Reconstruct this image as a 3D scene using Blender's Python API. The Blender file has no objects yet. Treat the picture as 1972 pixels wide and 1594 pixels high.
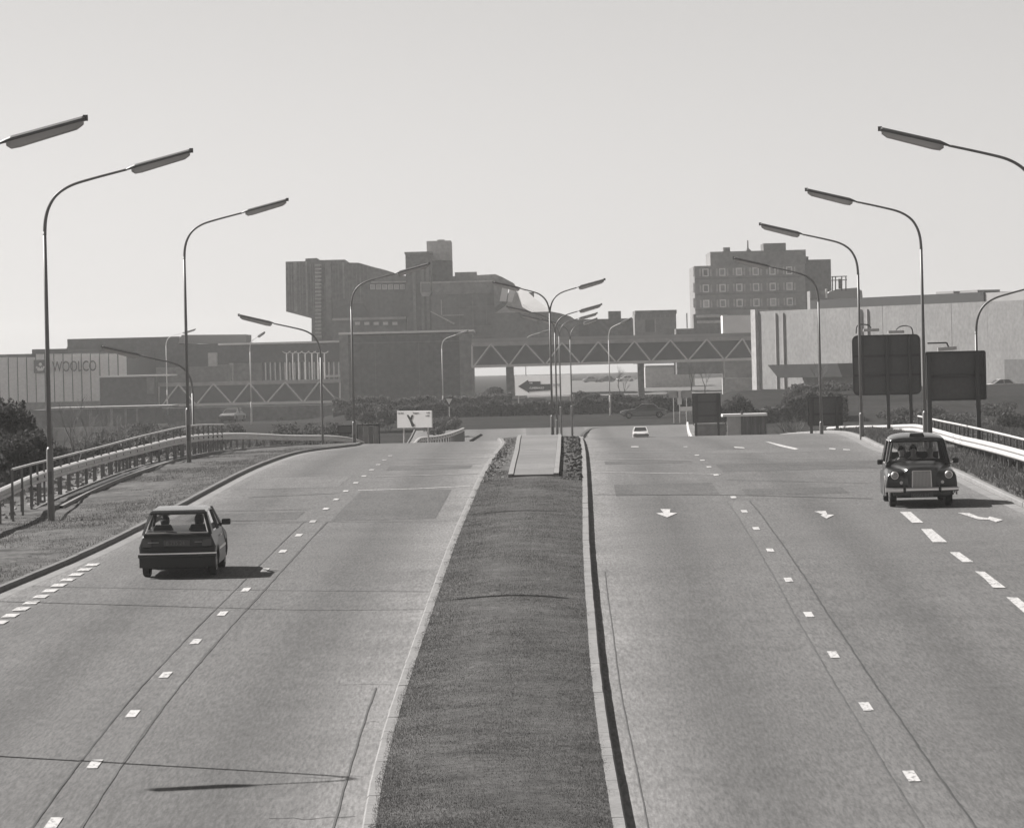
import bpy, math, random
import numpy as np
from mathutils import Vector, Matrix

random.seed(7)
RNG = np.random.default_rng(7)
S = bpy.context.scene
COL = S.collection
PI = math.pi

# ------------------------------------------------------------------ camera
ROLL = math.radians(1.35)
FPX = 9000.0                       # focal length in photograph pixels (1972 wide)
CAMZ = 7.1
cam_d = bpy.data.cameras.new('camera')
cam = bpy.data.objects.new('camera', cam_d); COL.objects.link(cam)
cam_d.sensor_fit = 'HORIZONTAL'; cam_d.sensor_width = 36.0
cam_d.lens = 36.0 * FPX / 1972.0
cam_d.shift_y = -97.0 / 1972.0
cam_d.clip_start = 0.5; cam_d.clip_end = 12000
cam.location = (0, 0, CAMZ)
cam.rotation_euler = (Matrix.Rotation(PI/2, 4, 'X') @ Matrix.Rotation(-ROLL, 4, 'Z')).to_euler()
S.camera = cam

# ------------------------------------------------------------------ sky, sun, exposure
SUN_EL, SUN_AZ = math.radians(40.0), math.radians(-56.0)     # azimuth from +Y, negative = left
W = bpy.data.worlds.new('World'); S.world = W; W.use_nodes = True
nt = W.node_tree; nt.nodes.clear()
sky = nt.nodes.new('ShaderNodeTexSky'); sky.sky_type = 'NISHITA'; sky.sun_disc = False
sky.sun_elevation = SUN_EL; sky.sun_rotation = SUN_AZ
sky.air_density = 1.0; sky.dust_density = 0.3; sky.ozone_density = 1.0
bw = nt.nodes.new('ShaderNodeRGBToBW')
tint = nt.nodes.new('ShaderNodeMix'); tint.data_type = 'RGBA'; tint.blend_type = 'MULTIPLY'
tint.inputs[0].default_value = 1.0
tint.inputs[7].default_value = (1.0, 0.976, 0.958, 1)
bg = nt.nodes.new('ShaderNodeBackground'); bg.inputs[1].default_value = 0.056
wo = nt.nodes.new('ShaderNodeOutputWorld')
nt.links.new(sky.outputs[0], bw.inputs[0]); nt.links.new(bw.outputs[0], tint.inputs[6])
nt.links.new(tint.outputs[2], bg.inputs[0]); nt.links.new(bg.outputs[0], wo.inputs[0])
sd = bpy.data.lights.new('sun', 'SUN'); sd.energy = 5.0; sd.angle = math.radians(0.53); sd.color = (1, .982, .958)
sun = bpy.data.objects.new('sun', sd); COL.objects.link(sun); sun.location = (-60, 60, 120)
sdir = Vector((math.sin(SUN_AZ)*math.cos(SUN_EL), math.cos(SUN_AZ)*math.cos(SUN_EL), math.sin(SUN_EL)))
sun.rotation_euler = sdir.to_track_quat('Z', 'Y').to_euler()
S.view_settings.view_transform = 'Standard'; S.view_settings.look = 'None'
S.view_settings.gamma = 1.0; S.view_settings.use_curve_mapping = False
S.view_settings.exposure = 0.78
S.render.engine = 'CYCLES'
S.cycles.max_bounces = 6; S.cycles.transparent_max_bounces = 24

# ------------------------------------------------------------------ surveying: photograph measurements to metres
CR, SR = math.cos(ROLL), math.sin(ROLL)
def ray(px, py):
    dx, dy = px-986.0, py-700.0
    return (dx*CR-dy*SR)/FPX, -(dx*SR+dy*CR)/FPX
def P(px, py, Y):
    a, b = ray(px, py)
    return Vector((a*Y, Y, CAMZ+b*Y))
_ys = np.arange(-60, 3001, 1.0)
def _zr_raw(Y):
    z = .03*Y - .00014*np.where(Y > 70, Y-70, 0)**2
    cy = [295, 325, 355, 385, 405, 430, 460, 500, 560, 700, 1200, 3000]
    cz = [1.76, .75, .42, .5, .72, 1.2, 1.72, 2.05, 2.15, 2.5, 2.6, 1.0]
    return np.where(Y < 295, z, np.interp(Y, cy, cz))
_zs = _zr_raw(_ys)
_k = np.hanning(23); _k /= _k.sum()
_zsm = np.convolve(np.pad(_zs, 11, mode='edge'), _k, mode='valid')
_zs = np.where(_ys < 270, _zs, _zsm)
def zr(Y): return float(np.interp(Y, _ys, _zs))
def G(px, py, dz=0.0, y0=30.0, y1=236.0):
    """point of the road surface (+dz) seen at a pixel of the photograph"""
    a, b = ray(px, py)
    Ys = np.arange(y0, y1, .25)
    h = CAMZ+b*Ys-(np.interp(Ys, _ys, _zs)+dz)
    i = np.argmax(h <= 0) if (h <= 0).any() else int(np.argmin(h))
    if i > 0 and h[i] <= 0:
        t = h[i-1]/(h[i-1]-h[i]); Y = Ys[i-1]+.25*t
    else:
        Y = Ys[i]
    return Vector((a*Y, Y, zr(Y)+dz))
def trace(pts, dz=0.0, extra=(), pre=()):
    """list of pixels along a line on the road -> function X(Y)"""
    q = [(p.y, p.x) for p in (G(x, y, dz) for x, y in pts)]
    q = sorted(list(pre)+q+list(extra))
    ys = np.array([a for a, _ in q]); xs = np.array([b for _, b in q])
    def fn(Y):
        if Y < ys[0]: return float(xs[0]+(xs[1]-xs[0])/(ys[1]-ys[0])*(Y-ys[0]))
        return float(np.interp(Y, ys, xs))
    def smooth(Y):
        return sum(fn(Y+d)*w for d, w in ((-8, .1), (-4, .2), (0, .4), (4, .2), (8, .1)))
    return smooth

# ------------------------------------------------------------------ materials
TINT = (1.0, .974, .962)
def g2(v): return (v*TINT[0], v*TINT[1], v*TINT[2], 1)
MATS = {}
def mat(name, v, rough=.8, var=.15, scale=6.0, fine=0.0, fscale=60.0, bump=0.0, bscale=40.0, metal=0.0, stretch=None, coat=0.0, spec=.5):
    if name in MATS: return MATS[name]
    m = bpy.data.materials.new(name); m.use_nodes = True; n = m.node_tree; L = n.links
    b = n.nodes['Principled BSDF']
    b.inputs['Roughness'].default_value = rough; b.inputs['Metallic'].default_value = metal
    b.inputs['Specular IOR Level'].default_value = spec
    if coat: b.inputs['Coat Weight'].default_value = coat; b.inputs['Coat Roughness'].default_value = .16
    geo = n.nodes.new('ShaderNodeNewGeometry'); vec = geo.outputs['Position']
    if stretch:
        mp = n.nodes.new('ShaderNodeMapping'); mp.inputs['Scale'].default_value = stretch
        L.new(vec, mp.inputs[0]); vec = mp.outputs[0]
    val = None
    if var:
        t = n.nodes.new('ShaderNodeTexNoise'); t.inputs['Scale'].default_value = scale/10.0; t.inputs['Detail'].default_value = 6; t.inputs['Roughness'].default_value = .65
        L.new(vec, t.inputs['Vector'])
        r = n.nodes.new('ShaderNodeMapRange'); r.inputs[1].default_value = .25; r.inputs[2].default_value = .75
        r.inputs[3].default_value = 1-var; r.inputs[4].default_value = 1+var
        L.new(t.outputs[0], r.inputs[0]); val = r.outputs[0]
    if fine:
        t2 = n.nodes.new('ShaderNodeTexNoise'); t2.inputs['Scale'].default_value = fscale/10.0; t2.inputs['Detail'].default_value = 3
        L.new(geo.outputs['Position'], t2.inputs['Vector'])
        r2 = n.nodes.new('ShaderNodeMapRange'); r2.inputs[1].default_value = .25; r2.inputs[2].default_value = .75
        r2.inputs[3].default_value = 1-fine; r2.inputs[4].default_value = 1+fine
        L.new(t2.outputs[0], r2.inputs[0])
        if val:
            mu = n.nodes.new('ShaderNodeMath'); mu.operation = 'MULTIPLY'; L.new(val, mu.inputs[0]); L.new(r2.outputs[0], mu.inputs[1]); val = mu.outputs[0]
        else: val = r2.outputs[0]
    if val:
        mx = n.nodes.new('ShaderNodeMix'); mx.data_type = 'RGBA'; mx.blend_type = 'MULTIPLY'; mx.inputs[0].default_value = 1
        mx.inputs[6].default_value = g2(v); L.new(val, mx.inputs[7]); L.new(mx.outputs[2], b.inputs['Base Color'])
    else:
        b.inputs['Base Color'].default_value = g2(v)
    if bump:
        t3 = n.nodes.new('ShaderNodeTexNoise'); t3.inputs['Scale'].default_value = bscale; t3.inputs['Detail'].default_value = 4
        L.new(geo.outputs['Position'], t3.inputs['Vector'])
        bp = n.nodes.new('ShaderNodeBump'); bp.inputs['Strength'].default_value = bump; bp.inputs['Distance'].default_value = .02
        L.new(t3.outputs[0], bp.inputs['Height']); L.new(bp.outputs[0], b.inputs['Normal'])
    MATS[name] = m
    return m
def glass_mat(name, t=.8, gl=.12, rough=.03):
    if name in MATS: return MATS[name]
    m = bpy.data.materials.new(name); m.use_nodes = True; n = m.node_tree; n.nodes.clear(); L = n.links
    o = n.nodes.new('ShaderNodeOutputMaterial'); tr = n.nodes.new('ShaderNodeBsdfTransparent'); tr.inputs[0].default_value = (t, t, t, 1)
    g = n.nodes.new('ShaderNodeBsdfGlossy'); g.inputs['Roughness'].default_value = rough; g.inputs[0].default_value = (.9, .9, .9, 1)
    mx = n.nodes.new('ShaderNodeMixShader'); fr = n.nodes.new('ShaderNodeLayerWeight'); pw = n.nodes.new('ShaderNodeMath'); pw.operation = 'POWER'; pw.inputs[1].default_value = 5.0; L.new(fr.outputs['Facing'], pw.inputs[0])
    ad = n.nodes.new('ShaderNodeMath'); ad.operation = 'ADD'; ad.inputs[1].default_value = gl; L.new(pw.outputs[0], ad.inputs[0])
    L.new(ad.outputs[0], mx.inputs[0]); L.new(tr.outputs[0], mx.inputs[1]); L.new(g.outputs[0], mx.inputs[2]); L.new(mx.outputs[0], o.inputs[0])
    MATS[name] = m; return m
def bowl_mat():
    m = bpy.data.materials.new('lamp_bowl'); m.use_nodes = True; n = m.node_tree; n.nodes.clear(); L = n.links
    o = n.nodes.new('ShaderNodeOutputMaterial'); d = n.nodes.new('ShaderNodeBsdfDiffuse'); d.inputs[0].default_value = g2(.55)
    t = n.nodes.new('ShaderNodeBsdfTranslucent'); t.inputs[0].default_value = g2(.7)
    g = n.nodes.new('ShaderNodeBsdfGlossy'); g.inputs['Roughness'].default_value = .15
    m1 = n.nodes.new('ShaderNodeMixShader'); m1.inputs[0].default_value = .62
    m2 = n.nodes.new('ShaderNodeMixShader'); m2.inputs[0].default_value = .12
    L.new(d.outputs[0], m1.inputs[1]); L.new(t.outputs[0], m1.inputs[2]); L.new(m1.outputs[0], m2.inputs[1]); L.new(g.outputs[0], m2.inputs[2]); L.new(m2.outputs[0], o.inputs[0])
    return m
def translucent(m, f):
    """thin leaf: part of the light passes through"""
    n = m.node_tree; L = n.links; b = n.nodes['Principled BSDF']; o = [q for q in n.nodes if q.type == 'OUTPUT_MATERIAL'][0]
    t = n.nodes.new('ShaderNodeBsdfTranslucent'); mx = n.nodes.new('ShaderNodeMixShader'); mx.inputs[0].default_value = f
    L.new(b.inputs['Base Color'].links[0].from_socket, t.inputs[0]); L.new(b.outputs[0], mx.inputs[1]); L.new(t.outputs[0], mx.inputs[2]); L.new(mx.outputs[0], o.inputs['Surface']); return m
def leaf_mat(name, v, var=.5):
    m = mat(name, v, rough=.75, var=var, scale=14, spec=.2); return translucent(m, .35)

# ------------------------------------------------------------------ mesh builder
class MB:
    def __init__(s): s.v = []; s.f = []
    def add(s, vs, fs):
        o = len(s.v); s.v += [tuple(p) for p in vs]; s.f += [tuple(i+o for i in f) for f in fs]; return s
    def box(s, x0, x1, y0, y1, z0, z1):
        vs = [(x, y, z) for z in (z0, z1) for y in (y0, y1) for x in (x0, x1)]
        return s.add(vs, [(0, 2, 3, 1), (4, 5, 7, 6), (0, 1, 5, 4), (1, 3, 7, 5), (3, 2, 6, 7), (2, 0, 4, 6)])
    def obox(s, c, ax, hx, hy, hz):
        """box about centre c with x axis along ax (horizontal)"""
        ax = Vector(ax); ax.normalize(); ay = Vector((-ax.y, ax.x, 0)); ay.normalize(); az = ax.cross(ay); c = Vector(c)
        vs = [c+ax*(hx*i)+ay*(hy*j)+az*(hz*k) for k in (-1, 1) for j in (-1, 1) for i in (-1, 1)]
        return s.add(vs, [(0, 2, 3, 1), (4, 5, 7, 6), (0, 1, 5, 4), (1, 3, 7, 5), (3, 2, 6, 7), (2, 0, 4, 6)])
    def prism(s, poly, d, off):
        """polygon (3D points) extruded by vector d"""
        poly = [Vector(p)+Vector(off) for p in poly]; d = Vector(d); n = len(poly)
        nrm = Vector((0, 0, 0))
        for i in range(n): nrm += poly[i].cross(poly[(i+1) % n])
        if nrm.dot(d) > 0: poly = poly[::-1]
        vs = poly+[p+d for p in poly]
        return s.add(vs, [tuple(range(n)), tuple(range(2*n-1, n-1, -1))]+[(i+n, (i+1) % n+n, (i+1) % n, i)[::1] for i in range(n)])
    def face_prism(s, pts, Y, depth):
        """outline in photograph pixels at distance Y, given real depth away from the viewer"""
        return s.prism([P(x, y, Y) for x, y in pts], (0, depth, 0), (0, 0, 0))
    def tube(s, path, radii, n=8, cap=True):
        path = [Vector(p) for p in path]
        if not hasattr(radii, '__len__'): radii = [radii]*len(path)
        rings = []; prev = None
        for i, p in enumerate(path):
            t = (path[min(i+1, len(path)-1)]-path[max(i-1, 0)])
            if t.length < 1e-9: t = Vector((0, 0, 1))
            t.normalize()
            if prev is None:
                u = t.orthogonal().normalized()
                if abs(t.z) > .99: u = Vector((1, 0, 0))
            else:
                u = prev-t*prev.dot(t); u.normalize()
            prev = u; w = t.cross(u)
            rings.append([p+(u*math.cos(2*PI*k/n)+w*math.sin(2*PI*k/n))*radii[i] for k in range(n)])
        vs = [q for r in rings for q in r]; fs = []
        for i in range(len(rings)-1):
            for k in range(n):
                a = i*n+k; b = i*n+(k+1) % n
                fs.append((a, b, b+n, a+n))
        if cap:
            fs.append(tuple(range(n))[::-1]); fs.append(tuple((len(rings)-1)*n+k for k in range(n)))
        return s.add(vs, fs)
    def bar(s, a, b, w, h=None):
        """square bar a->b, width w, height h"""
        a, b = Vector(a), Vector(b); t = (b-a).normalized(); h = h or w
        up = Vector((0, 0, 1)) if abs(t.z) < .95 else Vector((0, 1, 0))
        sx = t.cross(up).normalized(); sz = sx.cross(t)
        vs = [p+sx*(w/2*i)+sz*(h/2*j) for p in (a, b) for i, j in ((-1, -1), (1, -1), (1, 1), (-1, 1))]
        return s.add(vs, [(0, 1, 2, 3), (7, 6, 5, 4), (0, 4, 5, 1), (1, 5, 6, 2), (2, 6, 7, 3), (3, 7, 4, 0)])
    def sheet(s, rows):
        """rows of equal length of points; faces upwards when rows go away and points go right"""
        n = len(rows[0]); vs = [p for r in rows for p in r]; fs = []
        for i in range(len(rows)-1):
            for k in range(n-1):
                a = i*n+k; fs.append((a, a+1, a+1+n, a+n))
        return s.add(vs, fs)
    def loft(s, rings, cap=True):
        n = len(rings[0]); vs = [p for r in rings for p in r]; fs = []
        for i in range(len(rings)-1):
            for k in range(n):
                a = i*n+k; b = i*n+(k+1) % n; fs.append((a, b, b+n, a+n))
        if cap: fs.append(tuple(range(n))[::-1]); fs.append(tuple((len(rings)-1)*n+k for k in range(n)))
        return s.add(vs, fs)
    def mesh(s, name, m, origin=(0, 0, 0), smooth=False):
        me = bpy.data.meshes.new(name); o = Vector(origin)
        me.from_pydata([(x-o.x, y-o.y, z-o.z) for x, y, z in s.v], [], s.f); me.update()
        if m: me.materials.append(m)
        if smooth: me.shade_smooth()
        return me

def base_of(o):
    while o.parent: o = o.parent
    return o.location
def thing(name, label, cat, loc=(0, 0, 0), group=None, rotz=0.0):
    o = bpy.data.objects.new(name, None); COL.objects.link(o); o.location = loc; o.rotation_euler = (0, 0, rotz)
    o.empty_display_size = .3
    o['label'] = label; o['category'] = cat
    if group: o['group'] = group
    return o
def part(name, mb, m, parent, world=False, smooth=False, bevel=0.0, kind=None, label=None):
    me = mb if isinstance(mb, bpy.types.Mesh) else mb.mesh(name, m, base_of(parent) if world else (0, 0, 0), smooth)
    o = bpy.data.objects.new(name, me); COL.objects.link(o); o.parent = parent
    if kind: o['kind'] = kind
    if label: o['label'] = label
    if bevel: add_bevel(o, bevel)
    return o
def add_bevel(o, w, seg=2, ang=35):
    b = o.modifiers.new('bevel', 'BEVEL'); b.width = w; b.segments = seg; b.limit_method = 'ANGLE'; b.angle_limit = math.radians(ang)
    b.harden_normals = False
def struct(name, mb, m, smooth=False, kind='structure'):
    o = bpy.data.objects.new(name, mb.mesh(name, m, (0, 0, 0), smooth)); COL.objects.link(o); o['kind'] = kind
    return o
def solo(name, mb, m, label, cat, group=None, loc=(0, 0, 0), kind=None, smooth=False):
    o = bpy.data.objects.new(name, mb.mesh(name, m, loc, smooth)); COL.objects.link(o); o.location = loc
    o['label'] = label; o['category'] = cat
    if group: o['group'] = group
    if kind: o['kind'] = kind
    return o
def copy_tree(o, parent=None):
    c = o.copy(); COL.objects.link(c)
    if parent is not None: c.parent = parent
    for ch in list(o.children): copy_tree(ch, c)
    return c
def text_mesh(body, size, m, extrude=.004):
    cu = bpy.data.curves.new('lettering', 'FONT'); cu.body = body; cu.size = size; cu.extrude = extrude
    o = bpy.data.objects.new('lettering', cu); COL.objects.link(o)
    dg = bpy.context.evaluated_depsgraph_get(); me = bpy.data.meshes.new_from_object(o.evaluated_get(dg))
    bpy.data.objects.remove(o); me.materials.clear(); me.materials.append(m); return me
def crom(pts, n=8):
    """Catmull-Rom through points"""
    pts = [Vector(p) for p in pts]; out = []
    for i in range(len(pts)-1):
        p0 = pts[max(i-1, 0)]; p1 = pts[i]; p2 = pts[i+1]; p3 = pts[min(i+2, len(pts)-1)]
        for k in range(n):
            t = k/n
            out.append(.5*((2*p1)+(p2-p0)*t+(2*p0-5*p1+4*p2-p3)*t*t+(3*p1-p0-3*p2+p3)*t**3))
    out.append(pts[-1]); return out
def resample(path, step):
    out = [path[0].copy()]; acc = 0
    for a, b in zip(path[:-1], path[1:]):
        d = (b-a).length; pos = step-acc
        while pos <= d:
            out.append(a.lerp(b, pos/d)); pos += step
        acc = (acc+d) % step if d else acc
        acc = d-(pos-step)
    return out

# palette
M_asph = None
# ================================================================== THE SETTING
def road_mat(name, v):
    m = mat(name, v, rough=.85, var=.10, scale=5, fine=.2, fscale=300, bump=.25, bscale=30, spec=.3)
    n = m.node_tree; L = n.links
    geo = [q for q in n.nodes if q.type == 'NEW_GEOMETRY'][0]
    b = n.nodes['Principled BSDF']; src = b.inputs['Base Color'].links[0].from_socket
    # long faint wear streaks along the lanes, broken patches across
    mp = n.nodes.new('ShaderNodeMapping'); mp.inputs['Scale'].default_value = (1.4, .02, 1); mp.inputs['Rotation'].default_value = (0, 0, .012)
    t = n.nodes.new('ShaderNodeTexNoise'); t.inputs['Scale'].default_value = 1.0; t.inputs['Detail'].default_value = 4
    L.new(geo.outputs['Position'], mp.inputs[0]); L.new(mp.outputs[0], t.inputs['Vector'])
    mp2 = n.nodes.new('ShaderNodeMapping'); mp2.inputs['Scale'].default_value = (.25, .16, 1)
    t2 = n.nodes.new('ShaderNodeTexNoise'); t2.inputs['Scale'].default_value = 1.0; t2.inputs['Detail'].default_value = 5; t2.inputs['Roughness'].default_value = .7
    L.new(geo.outputs['Position'], mp2.inputs[0]); L.new(mp2.outputs[0], t2.inputs['Vector'])
    ad = n.nodes.new('ShaderNodeMath'); ad.operation = 'ADD'; L.new(t.outputs[0], ad.inputs[0]); L.new(t2.outputs[0], ad.inputs[1])
    r = n.nodes.new('ShaderNodeMapRange'); r.inputs[1].default_value = .6; r.inputs[2].default_value = 1.4; r.inputs[3].default_value = .84; r.inputs[4].default_value = 1.16
    L.new(ad.outputs[0], r.inputs[0])
    mx = n.nodes.new('ShaderNodeMix'); mx.data_type = 'RGBA'; mx.blend_type = 'MULTIPLY'; mx.inputs[0].default_value = 1
    # coarse chippings and roller grain, drawn out along the lane
    prev = r.outputs[0]
    for sc, lo, hi in (((24, 2.0, 1), .64, 1.36), ((7, .55, 1), .92, 1.08)):
        mp3 = n.nodes.new('ShaderNodeMapping'); mp3.inputs['Scale'].default_value = sc
        t3 = n.nodes.new('ShaderNodeTexNoise'); t3.inputs['Scale'].default_value = 1.0; t3.inputs['Detail'].default_value = 3; t3.inputs['Roughness'].default_value = .7
        L.new(geo.outputs['Position'], mp3.inputs[0]); L.new(mp3.outputs[0], t3.inputs['Vector'])
        r3 = n.nodes.new('ShaderNodeMapRange'); r3.inputs[1].default_value = .3; r3.inputs[2].default_value = .7; r3.inputs[3].default_value = lo; r3.inputs[4].default_value = hi
        L.new(t3.outputs[0], r3.inputs[0]); mu = n.nodes.new('ShaderNodeMath'); mu.operation = 'MULTIPLY'; L.new(prev, mu.inputs[0]); L.new(r3.outputs[0], mu.inputs[1]); prev = mu.outputs[0]
    # pale dust swept to the kerbs, broken up by noise
    at = n.nodes.new('ShaderNodeAttribute'); at.attribute_name = 'dust'
    ds = n.nodes.new('ShaderNodeMath'); ds.operation = 'MULTIPLY'; L.new(at.outputs['Fac'], ds.inputs[0]); L.new(t2.outputs[0], ds.inputs[1])
    d2 = n.nodes.new('ShaderNodeMath'); d2.operation = 'MULTIPLY_ADD'; d2.inputs[1].default_value = 1.35; d2.inputs[2].default_value = 1.0; L.new(ds.outputs[0], d2.inputs[0])
    mu = n.nodes.new('ShaderNodeMath'); mu.operation = 'MULTIPLY'; L.new(prev, mu.inputs[0]); L.new(d2.outputs[0], mu.inputs[1])
    # darker oil line down the middle of each lane
    ao = n.nodes.new('ShaderNodeAttribute'); ao.attribute_name = 'oil'
    om = n.nodes.new('ShaderNodeMath'); om.operation = 'MULTIPLY'; L.new(ao.outputs['Fac'], om.inputs[0]); L.new(t.outputs[0], om.inputs[1])
    o2 = n.nodes.new('ShaderNodeMath'); o2.operation = 'MULTIPLY_ADD'; o2.inputs[1].default_value = -.5; o2.inputs[2].default_value = 1.0; L.new(om.outputs[0], o2.inputs[0])
    mv = n.nodes.new('ShaderNodeMath'); mv.operation = 'MULTIPLY'; L.new(mu.outputs[0], mv.inputs[0]); L.new(o2.outputs[0], mv.inputs[1]); mu = mv
    L.new(src, mx.inputs[6]); L.new(mu.outputs[0], mx.inputs[7]); L.new(mx.outputs[2], b.inputs['Base Color'])
    return m
M_road = road_mat('aged_asphalt', .112)
M_road_dark = road_mat('resurfaced_asphalt', .083)
M_road_light = road_mat('bleached_channel', .125)
M_strip = road_mat('reinstated_strip', .118)
M_tar_shade = mat('tar_and_kerb_shade', .035, .7, .3, 20, .3, 200)  # tar, and the painted shadow of the far kerb
M_seam = mat('worn_seam', .07, .8, .3, 30, .3, 200)
M_ring = mat('dark_asphalt', .035, 1, .3, 3, .3, 20, spec=0)
M_paint = mat('road_paint', .5, .7, .12, 30, .12, 300)
def wear(m, under=.10):
    n = m.node_tree; L = n.links; b = n.nodes['Principled BSDF']; src = b.inputs['Base Color'].links[0].from_socket
    geo = [q for q in n.nodes if q.type == 'NEW_GEOMETRY'][0]; mp = n.nodes.new('ShaderNodeMapping'); mp.inputs['Scale'].default_value = (14, 4, 1)
    t = n.nodes.new('ShaderNodeTexNoise'); t.inputs['Scale'].default_value = 1; t.inputs['Detail'].default_value = 6; t.inputs['Roughness'].default_value = .75
    r = n.nodes.new('ShaderNodeMapRange'); r.inputs[1].default_value = .36; r.inputs[2].default_value = .50; mx = n.nodes.new('ShaderNodeMix'); mx.data_type = 'RGBA'
    L.new(geo.outputs['Position'], mp.inputs[0]); L.new(mp.outputs[0], t.inputs['Vector']); L.new(t.outputs[0], r.inputs[0]); L.new(r.outputs[0], mx.inputs[0])
    mx.inputs[6].default_value = g2(under); L.new(src, mx.inputs[7]); L.new(mx.outputs[2], b.inputs['Base Color'])
wear(M_paint, .14)
M_joint = mat('joint_sealant', .26, .7, .3, 20)
M_kerb = mat('kerb_concrete', .205, .85, .18, 10, .2, 150, .2, 40)
M_kerb2 = mat('kerb_weathered', .145, .85, .2, 10, .2, 150, .2, 40)
M_dirt = mat('worn_verge', .10, .95, .65, 7, .5, 60, 1.0, 9, spec=.1)
M_rough = mat('rough_verge', .09, .95, .4, 8, .45, 60, .6, 12, spec=.1)
M_soil = mat('field', .034, 1, .4, 1.2, .4, 20, .4, 6, spec=0)
M_turf = mat('turf', .09, .95, .35, 9, .35, 60, .6, 20, spec=.1)
M_grass = mat('grass_blade', .112, .7, .42, 9, .35, 45, spec=.2)
translucent(M_grass, .45)
M_steel = mat('galvanised_steel', .55, .5, .15, 12, .1, 100, metal=.0)
M_white_steel = mat('bright_barrier', .52, .45, .1, 12, .08, 100)
M_post = mat('barrier_post', .13, .7, .2, 12)
M_pole = mat('lamp_column', .16, .45, .12, 20)
M_lampdark = mat('lamp_canopy', .10, .5, .15, 20)
M_bowl = bowl_mat()
M_black = mat('black_rubber', .02, .7, .2, 30)
M_signback = mat('sign_back', .10, .6, .12, 10, .1, 80)
M_signrim = mat('sign_frame', .06, .6, .1, 10)
M_white = mat('white_board', .88, .6, .06, 10)
M_ink = mat('black_lettering', .02, .7, 0)
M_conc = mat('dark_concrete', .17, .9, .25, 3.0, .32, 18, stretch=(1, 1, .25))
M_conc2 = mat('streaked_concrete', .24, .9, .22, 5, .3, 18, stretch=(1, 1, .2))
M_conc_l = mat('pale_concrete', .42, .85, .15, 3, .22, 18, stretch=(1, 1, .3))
M_brick = mat('dark_brick', .13, .9, .2, 3, .34, 18)
M_brick_l = mat('pale_brick', .22, .9, .18, 3, .3, 18)
M_coping = mat('white_coping', .85, .6, .1, 6)
M_dark = mat('dark_cladding_and_shade', .10, .7, .15, 3, .26, 18)  # cladding, and the painted shadow of the concrete recess
M_shed = mat('pale_panel', .215, .8, .16, 2.0, .2, 20)
M_rib = mat('ribbed_panel', .88, .7, .12, 2, .08, 30, stretch=(1, 1, .3))
M_roofgrey = mat('grey_roof', .30, .8, .12, 3)
M_winglass = mat('window_glass', .16, .12, .25, 3)
M_winframe = mat('window_frame', .75, .6, .1, 6)
M_stone = mat('stones', .19, .9, .5, 30)

# ---- lines of the road, each as X(Y)
far_l = [(262, -8.3), (330, -8.6), (430, -9.0)]
kerbL = trace([(0, 1139.6), (146, 1083), (274, 1019), (360, 972), (431, 933), (475, 910), (540, 884), (584, 871), (690, 859)], extra=far_l,
              pre=[(60, -12.3), (30, -14.6)])
medL = trace([(698, 1592), (712, 1501), (748, 1382), (812, 1200), (863, 1058), (896, 981), (917, 934), (929, 910), (953, 874), (966, 859)],
             extra=[(250, -.9), (400, 1.5)])
medR = trace([(1206, 1594), (1179, 1444), (1162, 1336), (1148.5, 1200), (1137, 1058), (1136, 1024), (1133.5, 946), (1130, 883), (1126, 858)],
             extra=[(250, 3.55), (330, 4.8), (400, 6.0)])
kerbR = trace([(1951, 968), (1892, 940), (1842, 914), (1690, 864)], pre=[(30, 12.3), (80, 12.6)],
              extra=[(215, 15.2), (235, 15.6), (290, 14.5), (360, 15.0), (430, 16.5)])
laneL = trace([(103, 1585), (180, 1472), (253, 1375), (318, 1300), (377, 1236), (428, 1182), (475, 1136), (510, 1098), (545, 1062), (575, 1031), (603, 1004.5), (647, 962), (685.6, 930), (716, 905), (752, 878)])
laneR = trace([(1755, 1495), (1667, 1361), (1605, 1261), (1556, 1184), (1519, 1117), (1483, 1060), (1456, 1018), (1434, 985), (1412, 958), (1379, 915), (1353, 886.7), (1321, 860.6)])

# terrain height away from the road
RL = ([0, 123, 157, 192, 222, 245, 258, 266, 290, 330], [-14.4, -13.9, -14.1, -13.6, -13.3, -12.0, -10.4, -8.8, -8.0, -9.0])
def railLx(Y): return float(np.interp(Y, *RL))
def sst(t): t = min(max(t, 0), 1); return t*t*(3-2*t)
def terrain(X, Y):
    z = zr(Y)-.16
    near = 1-sst((Y-300)/110)
    xl = railLx(Y)-2.2
    if X < xl: z -= near*4.2*sst((xl-X)/7)
    xr = 18.5
    if X > xr: z -= near*1.2*sst((X-xr)/8)
    # shrub bank on the right, beyond the crest
    z += 2.4*sst((X-17)/5)*math.exp(-((Y-455)/50)**2)
    if Y > 420: z -= 1.6*sst((Y-420)/60)*sst((-X-16)/12)*(1-sst((Y-900)/300))
    if Y > 500: z += 1.6*sst((X-30)/30)*sst((Y-500)/60)*(1-sst((Y-900)/300))
    return z
xs = sorted(set(list(np.arange(-60, 61, 2.0))+[-1700, -1000, -650, -400, -250, -160, -110, -80, 80, 110, 160, 250, 400, 650, 1000, 1700]))
ysg = sorted(set(list(np.arange(-40, 620, 4.0))+[660, 700, 760, 850, 1000, 1200, 1500, 1900, 2250]))
mb = MB(); mb.sheet([[(x, y, terrain(x, min(y, 3000))) for x in xs] for y in ysg]); struct('ground', mb, M_soil, smooth=True)

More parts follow.
